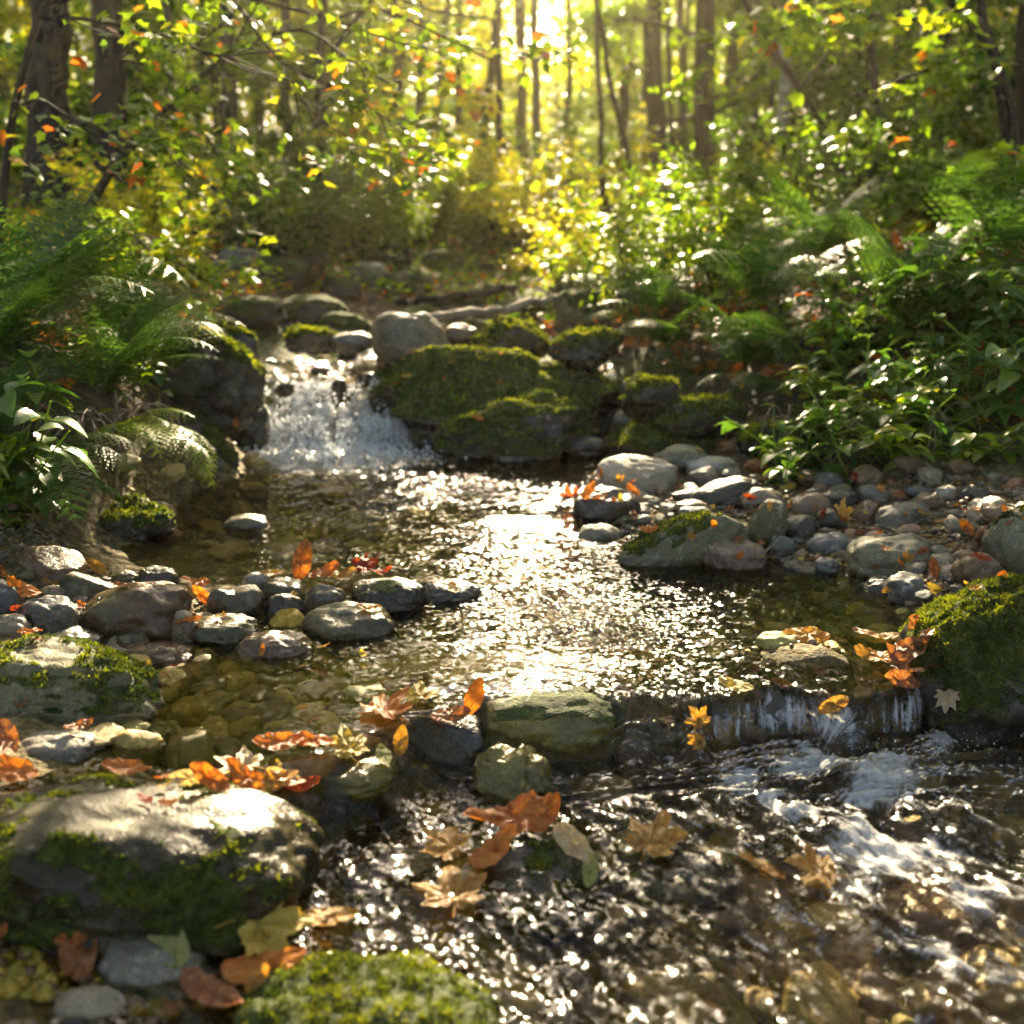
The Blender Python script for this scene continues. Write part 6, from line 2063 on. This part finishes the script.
# --- thin side trickle: a small sheet of water falling between mossy rocks
n = 26
tv, tf = [], []
for i in range(n):
    f = i / (n - 1)
    c = PD(611 + 4 * f, 372 + 44 * f, 4.35 - .18 * f)
    for j in range(5):
        u = (j - 2) / 2
        tv.append((c.x + u * .022 * (1 + .3 * math.sin(i * .9)), c.y - .012 * (1 - u * u) + .006 * math.sin(i * 1.7 + j * 2), c.z))
for i in range(n - 1):
    for j in range(4):
        q = i * 5 + j
        tf.append((q, q + 1, q + 6, q + 5))
tv = np.array(tv)
o = obj('trickle', mesh_np('trickle', tv, np.array(tf), M_WATER, attrs={'rapid': np.full(len(tv), 1.), 'turb': np.full(len(tv), .9), 'foam': np.full(len(tv), .75)}, uv=np.column_stack([-tv[:, 2], tv[:, 0]])))
tag(o, 'thin side trickle of water falling between mossy rocks', 'water', kind='structure')

# --- splash drops at the falls and the small cascade
V0, F0 = ico(1)
rsn = np.random.default_rng(8)
cen = []
NS = 4600
for _ in range(NS):
    f_ = rsn.random() ** 1.4
    xx = rsn.uniform(-1.0, -.43)
    cl_ = math.sin(xx * 23) * .5 + math.sin(xx * 73 + 1) * .4 + .25
    if cl_ < rsn.uniform(-.5, .8):
        continue
    if rsn.random() < .5:
        cen.append((xx, 3.90 - .10 * f_ + rsn.normal() * .025, max(.003, .09 * (1 - f_) + rsn.normal() * .012)))
    else:
        cen.append((xx, 4.14 - .10 * f_ + rsn.normal() * .025, max(.08, .09 + .10 * (1 - f_) + rsn.normal() * .012)))
for _ in range(1500):
    cen.append((rsn.normal(-.68, .2), 3.74 + rsn.normal() * .1, .004 + abs(rsn.normal()) * .012))
NS = len(cen)
for _ in range(240):
    cen.append((rsn.uniform(.3, 1.0), 1.63 + rsn.normal() * .04, -.075 + abs(rsn.normal()) * .012))
cen = np.array(cen)
s_ = np.where(np.arange(len(cen)) < NS, rsn.uniform(.0015, .0065, len(cen)), rsn.uniform(.0005, .0016, len(cen)))
VV = (V0[None] * s_[:, None, None] + cen[:, None]).reshape(-1, 3)
FF = (F0[None] + (np.arange(len(cen)) * len(V0))[:, None, None]).reshape(-1, 3)
t = NT('water_drops')
b = t.n('ShaderNodeBsdfPrincipled'); b.inputs['Base Color'].default_value = (.85, .88, .9, 1); b.inputs['Roughness'].default_value = .08
b2 = t.n('ShaderNodeBsdfTranslucent'); b2.inputs['Color'].default_value = (.9, .92, .95, 1)
mx = t.n('ShaderNodeMixShader'); mx.inputs[0].default_value = .6
t.l(b.outputs[0], mx.inputs[1]); t.l(b2.outputs[0], mx.inputs[2]); t.l(mx.outputs[0], t.out.inputs[0])
tag(obj('splash', mesh_np('splash', VV, FF, t.m)), 'white drops thrown up at the waterfall and the small cascade', 'splash', kind='stuff')

# --- low ground cover and leaf litter, and the far wood
rsn = np.random.default_rng(21)
n = 60000
D = rsn.uniform(0, 1, n) ** .9 * 21 + 2.4
X = np.tan(np.radians(rsn.uniform(-36, 36, n))) * D
l, r_ = chan(D)
keep = ~((X > l - .1) & (X < r_ + .15) & (D < 6.2)) & ~((D < 5.2) & (np.abs(X + .1) < .9)) & ~((D < 4) & (terr(np.column_stack([X, D])) < .13))
X, D = X[keep], D[keep]
cl = fbm(np.column_stack([X * .8, D * .8, X * 0]), 3)
keep = cl > -.25
X, D, cl = X[keep], D[keep], cl[keep]
Z = terr(np.column_stack([X, D])) + np.abs(rsn.normal(size=len(X))) * (.03 + .1 * np.clip(cl, 0, 1))
o = obj('ground_cover', crown_mesh('ground_cover', np.column_stack([X, D, Z]), .06, 22, 'forest', flat=.4, droop=0))
tag(o, 'low green and yellow plants covering the forest floor', 'ground cover', kind='stuff')
n = 14000
D = rsn.uniform(0, 1, n) * 14 + 2.4
X = np.tan(np.radians(rsn.uniform(-38, 38, n))) * D
tzz = terr(np.column_stack([X, D]))
keep = (tzz > .2 + np.clip(D - 4, 0, 9) * .03) & ~((X > -1.2) & (X < .1) & (D < 6))
X, D, tzz = X[keep], D[keep], tzz[keep]
o = obj('leaf_litter', crown_mesh('leaf_litter', np.column_stack([X, D, tzz + .012]), .065, 23, 'rustleaf', flat=.25, droop=-.05, ratio=.7))
tag(o, 'orange and brown fallen leaves scattered over the forest floor', 'leaf litter', kind='stuff')

for nm_, cat_, mt_, cnt_, sz_, lb_ in (('ground_cover', 'ground cover', 'herb', 16000, .05, 'low leafy plants on the near banks beside the stream'), ('leaf_litter', 'leaf litter', 'rustleaf', 5000, .06, 'brown and orange leaf litter on the near banks')):
    X = rsn.uniform(-6, 6, cnt_)
    D = rsn.uniform(-2.5, 5, cnt_)
    tzz = terr(np.column_stack([X, D]))
    keep = (np.abs(X) > .56 * np.maximum(D, 0) + .5) & (tzz > .1)
    X, D, tzz = X[keep], D[keep], tzz[keep]
    o = obj(nm_, crown_mesh(nm_, np.column_stack([X, D, tzz + np.abs(rsn.normal(size=len(X))) * (.03 if nm_ == 'ground_cover' else .006)]), sz_, 31, mt_, flat=.4, droop=0))
    tag(o, lb_, cat_, kind='stuff')
n = 200000
D = rsn.uniform(24, 46, n)
A = rsn.uniform(-48, 48, n)
X = np.tan(np.radians(A)) * D
gap = np.exp(-((A - 2.0) / 8.5) ** 2)
top = (H + np.tan(np.radians(24 - 12.5 * gap)) * D)
zg = terr(np.column_stack([X, D]), False)
Z = zg + (top - zg) * rsn.uniform(0, 1, n)
cl = fbm(np.column_stack([X * .35, D * .2, Z * .45]), 3)
keep = cl > -.42 + (.25 + .5 * gap) * (Z - zg) / (top - zg)
o = obj('far_wood', crown_mesh('far_wood', np.column_stack([X, D, Z])[keep], .27, 24, 'farwood', flat=.9, droop=0, ratio=.8))
tag(o, 'far golden green wood closing off the valley as one mass', 'wood', kind='stuff')

# ------------------------------------------------------------------ camera, light, render
cam = bpy.data.cameras.new('camera')
co_ = obj('camera', cam, loc=(0, 0, H), rot=(math.pi / 2 - TH, 0, 0))
cam.sensor_width = 36
cam.lens = F / 1024 * 36
cam.clip_start = 0.02
cam.clip_end = 400
cam.dof.use_dof = True
cam.dof.focus_distance = 2.1
cam.dof.aperture_fstop = 2.9
cam.dof.aperture_blades = 0
SC.camera = co_

SUN_EL, SUN_AZ = 27.0, 2.0
sun = bpy.data.lights.new('sun', 'SUN')
sun.energy = 5.0
sun.angle = math.radians(0.5)
sun.color = (1.0, 0.86, 0.62)
so = obj('sun', sun)
az, el = math.radians(SUN_AZ), math.radians(SUN_EL)
sd = Vector((math.sin(az) * math.cos(el), math.cos(az) * math.cos(el), math.sin(el)))
so.rotation_euler = sd.to_track_quat('Z', 'Y').to_euler()
so.location = (0, 20, 12)

w = bpy.data.worlds.new('World')
SC.world = w
w.use_nodes = True
nt = w.node_tree
nt.nodes.clear()
sky = nt.nodes.new('ShaderNodeTexSky')
sky.sky_type = 'NISHITA'
sky.sun_disc = False
sky.sun_elevation = el
sky.sun_rotation = az
sky.air_density = 0.6
sky.ozone_density = 0.4
sky.dust_density = 3.0
bg = nt.nodes.new('ShaderNodeBackground')
bg.inputs['Strength'].default_value = 0.09
wo = nt.nodes.new('ShaderNodeOutputWorld')
nt.links.new(sky.outputs[0], bg.inputs[0])
nt.links.new(bg.outputs[0], wo.inputs[0])

# sunlit forest air
hz = bpy.data.materials.new('haze')
hz.use_nodes = True
hn = hz.node_tree
hn.nodes.clear()
pv = hn.nodes.new('ShaderNodeVolumePrincipled')
pv.inputs['Color'].default_value = (1.0, 0.88, 0.62, 1)
pv.inputs['Density'].default_value = 0.0016
pv.inputs['Anisotropy'].default_value = 0.8
ho = hn.nodes.new('ShaderNodeOutputMaterial')
hn.links.new(pv.outputs[0], ho.inputs['Volume'])
bm = bmesh.new()
bmesh.ops.create_cube(bm, size=1)
hme = bpy.data.meshes.new('haze')
bm.to_mesh(hme)
bm.free()
hme.materials.append(hz)
ztop = 17.0
ho_ = obj('haze', hme, loc=(0, 43, (ztop - 3.5) / 2), scale=(156, 118, ztop + 3.5))
tag(ho_, 'thin warm haze of sunlit forest air', 'haze', kind='stuff')

SC.render.engine = 'CYCLES'
cy = SC.cycles
cy.use_denoising = True
cy.use_adaptive_sampling = True
cy.adaptive_threshold = 0.035
cy.adaptive_min_samples = 24
cy.denoiser = 'OPENIMAGEDENOISE'
cy.max_bounces = 8
cy.diffuse_bounces = 3
cy.glossy_bounces = 3
cy.transmission_bounces = 5
cy.transparent_max_bounces = 12
cy.volume_bounces = 0
cy.sample_clamp_indirect = 6
cy.caustics_reflective = False
cy.caustics_refractive = False
SC.view_settings.view_transform = 'Standard'
SC.view_settings.look = 'None'
SC.view_settings.exposure = 2.45
SC.view_settings.gamma = 1
SC.view_settings.use_white_balance = True
SC.view_settings.white_balance_temperature = 7300
SC.view_settings.white_balance_tint = 10
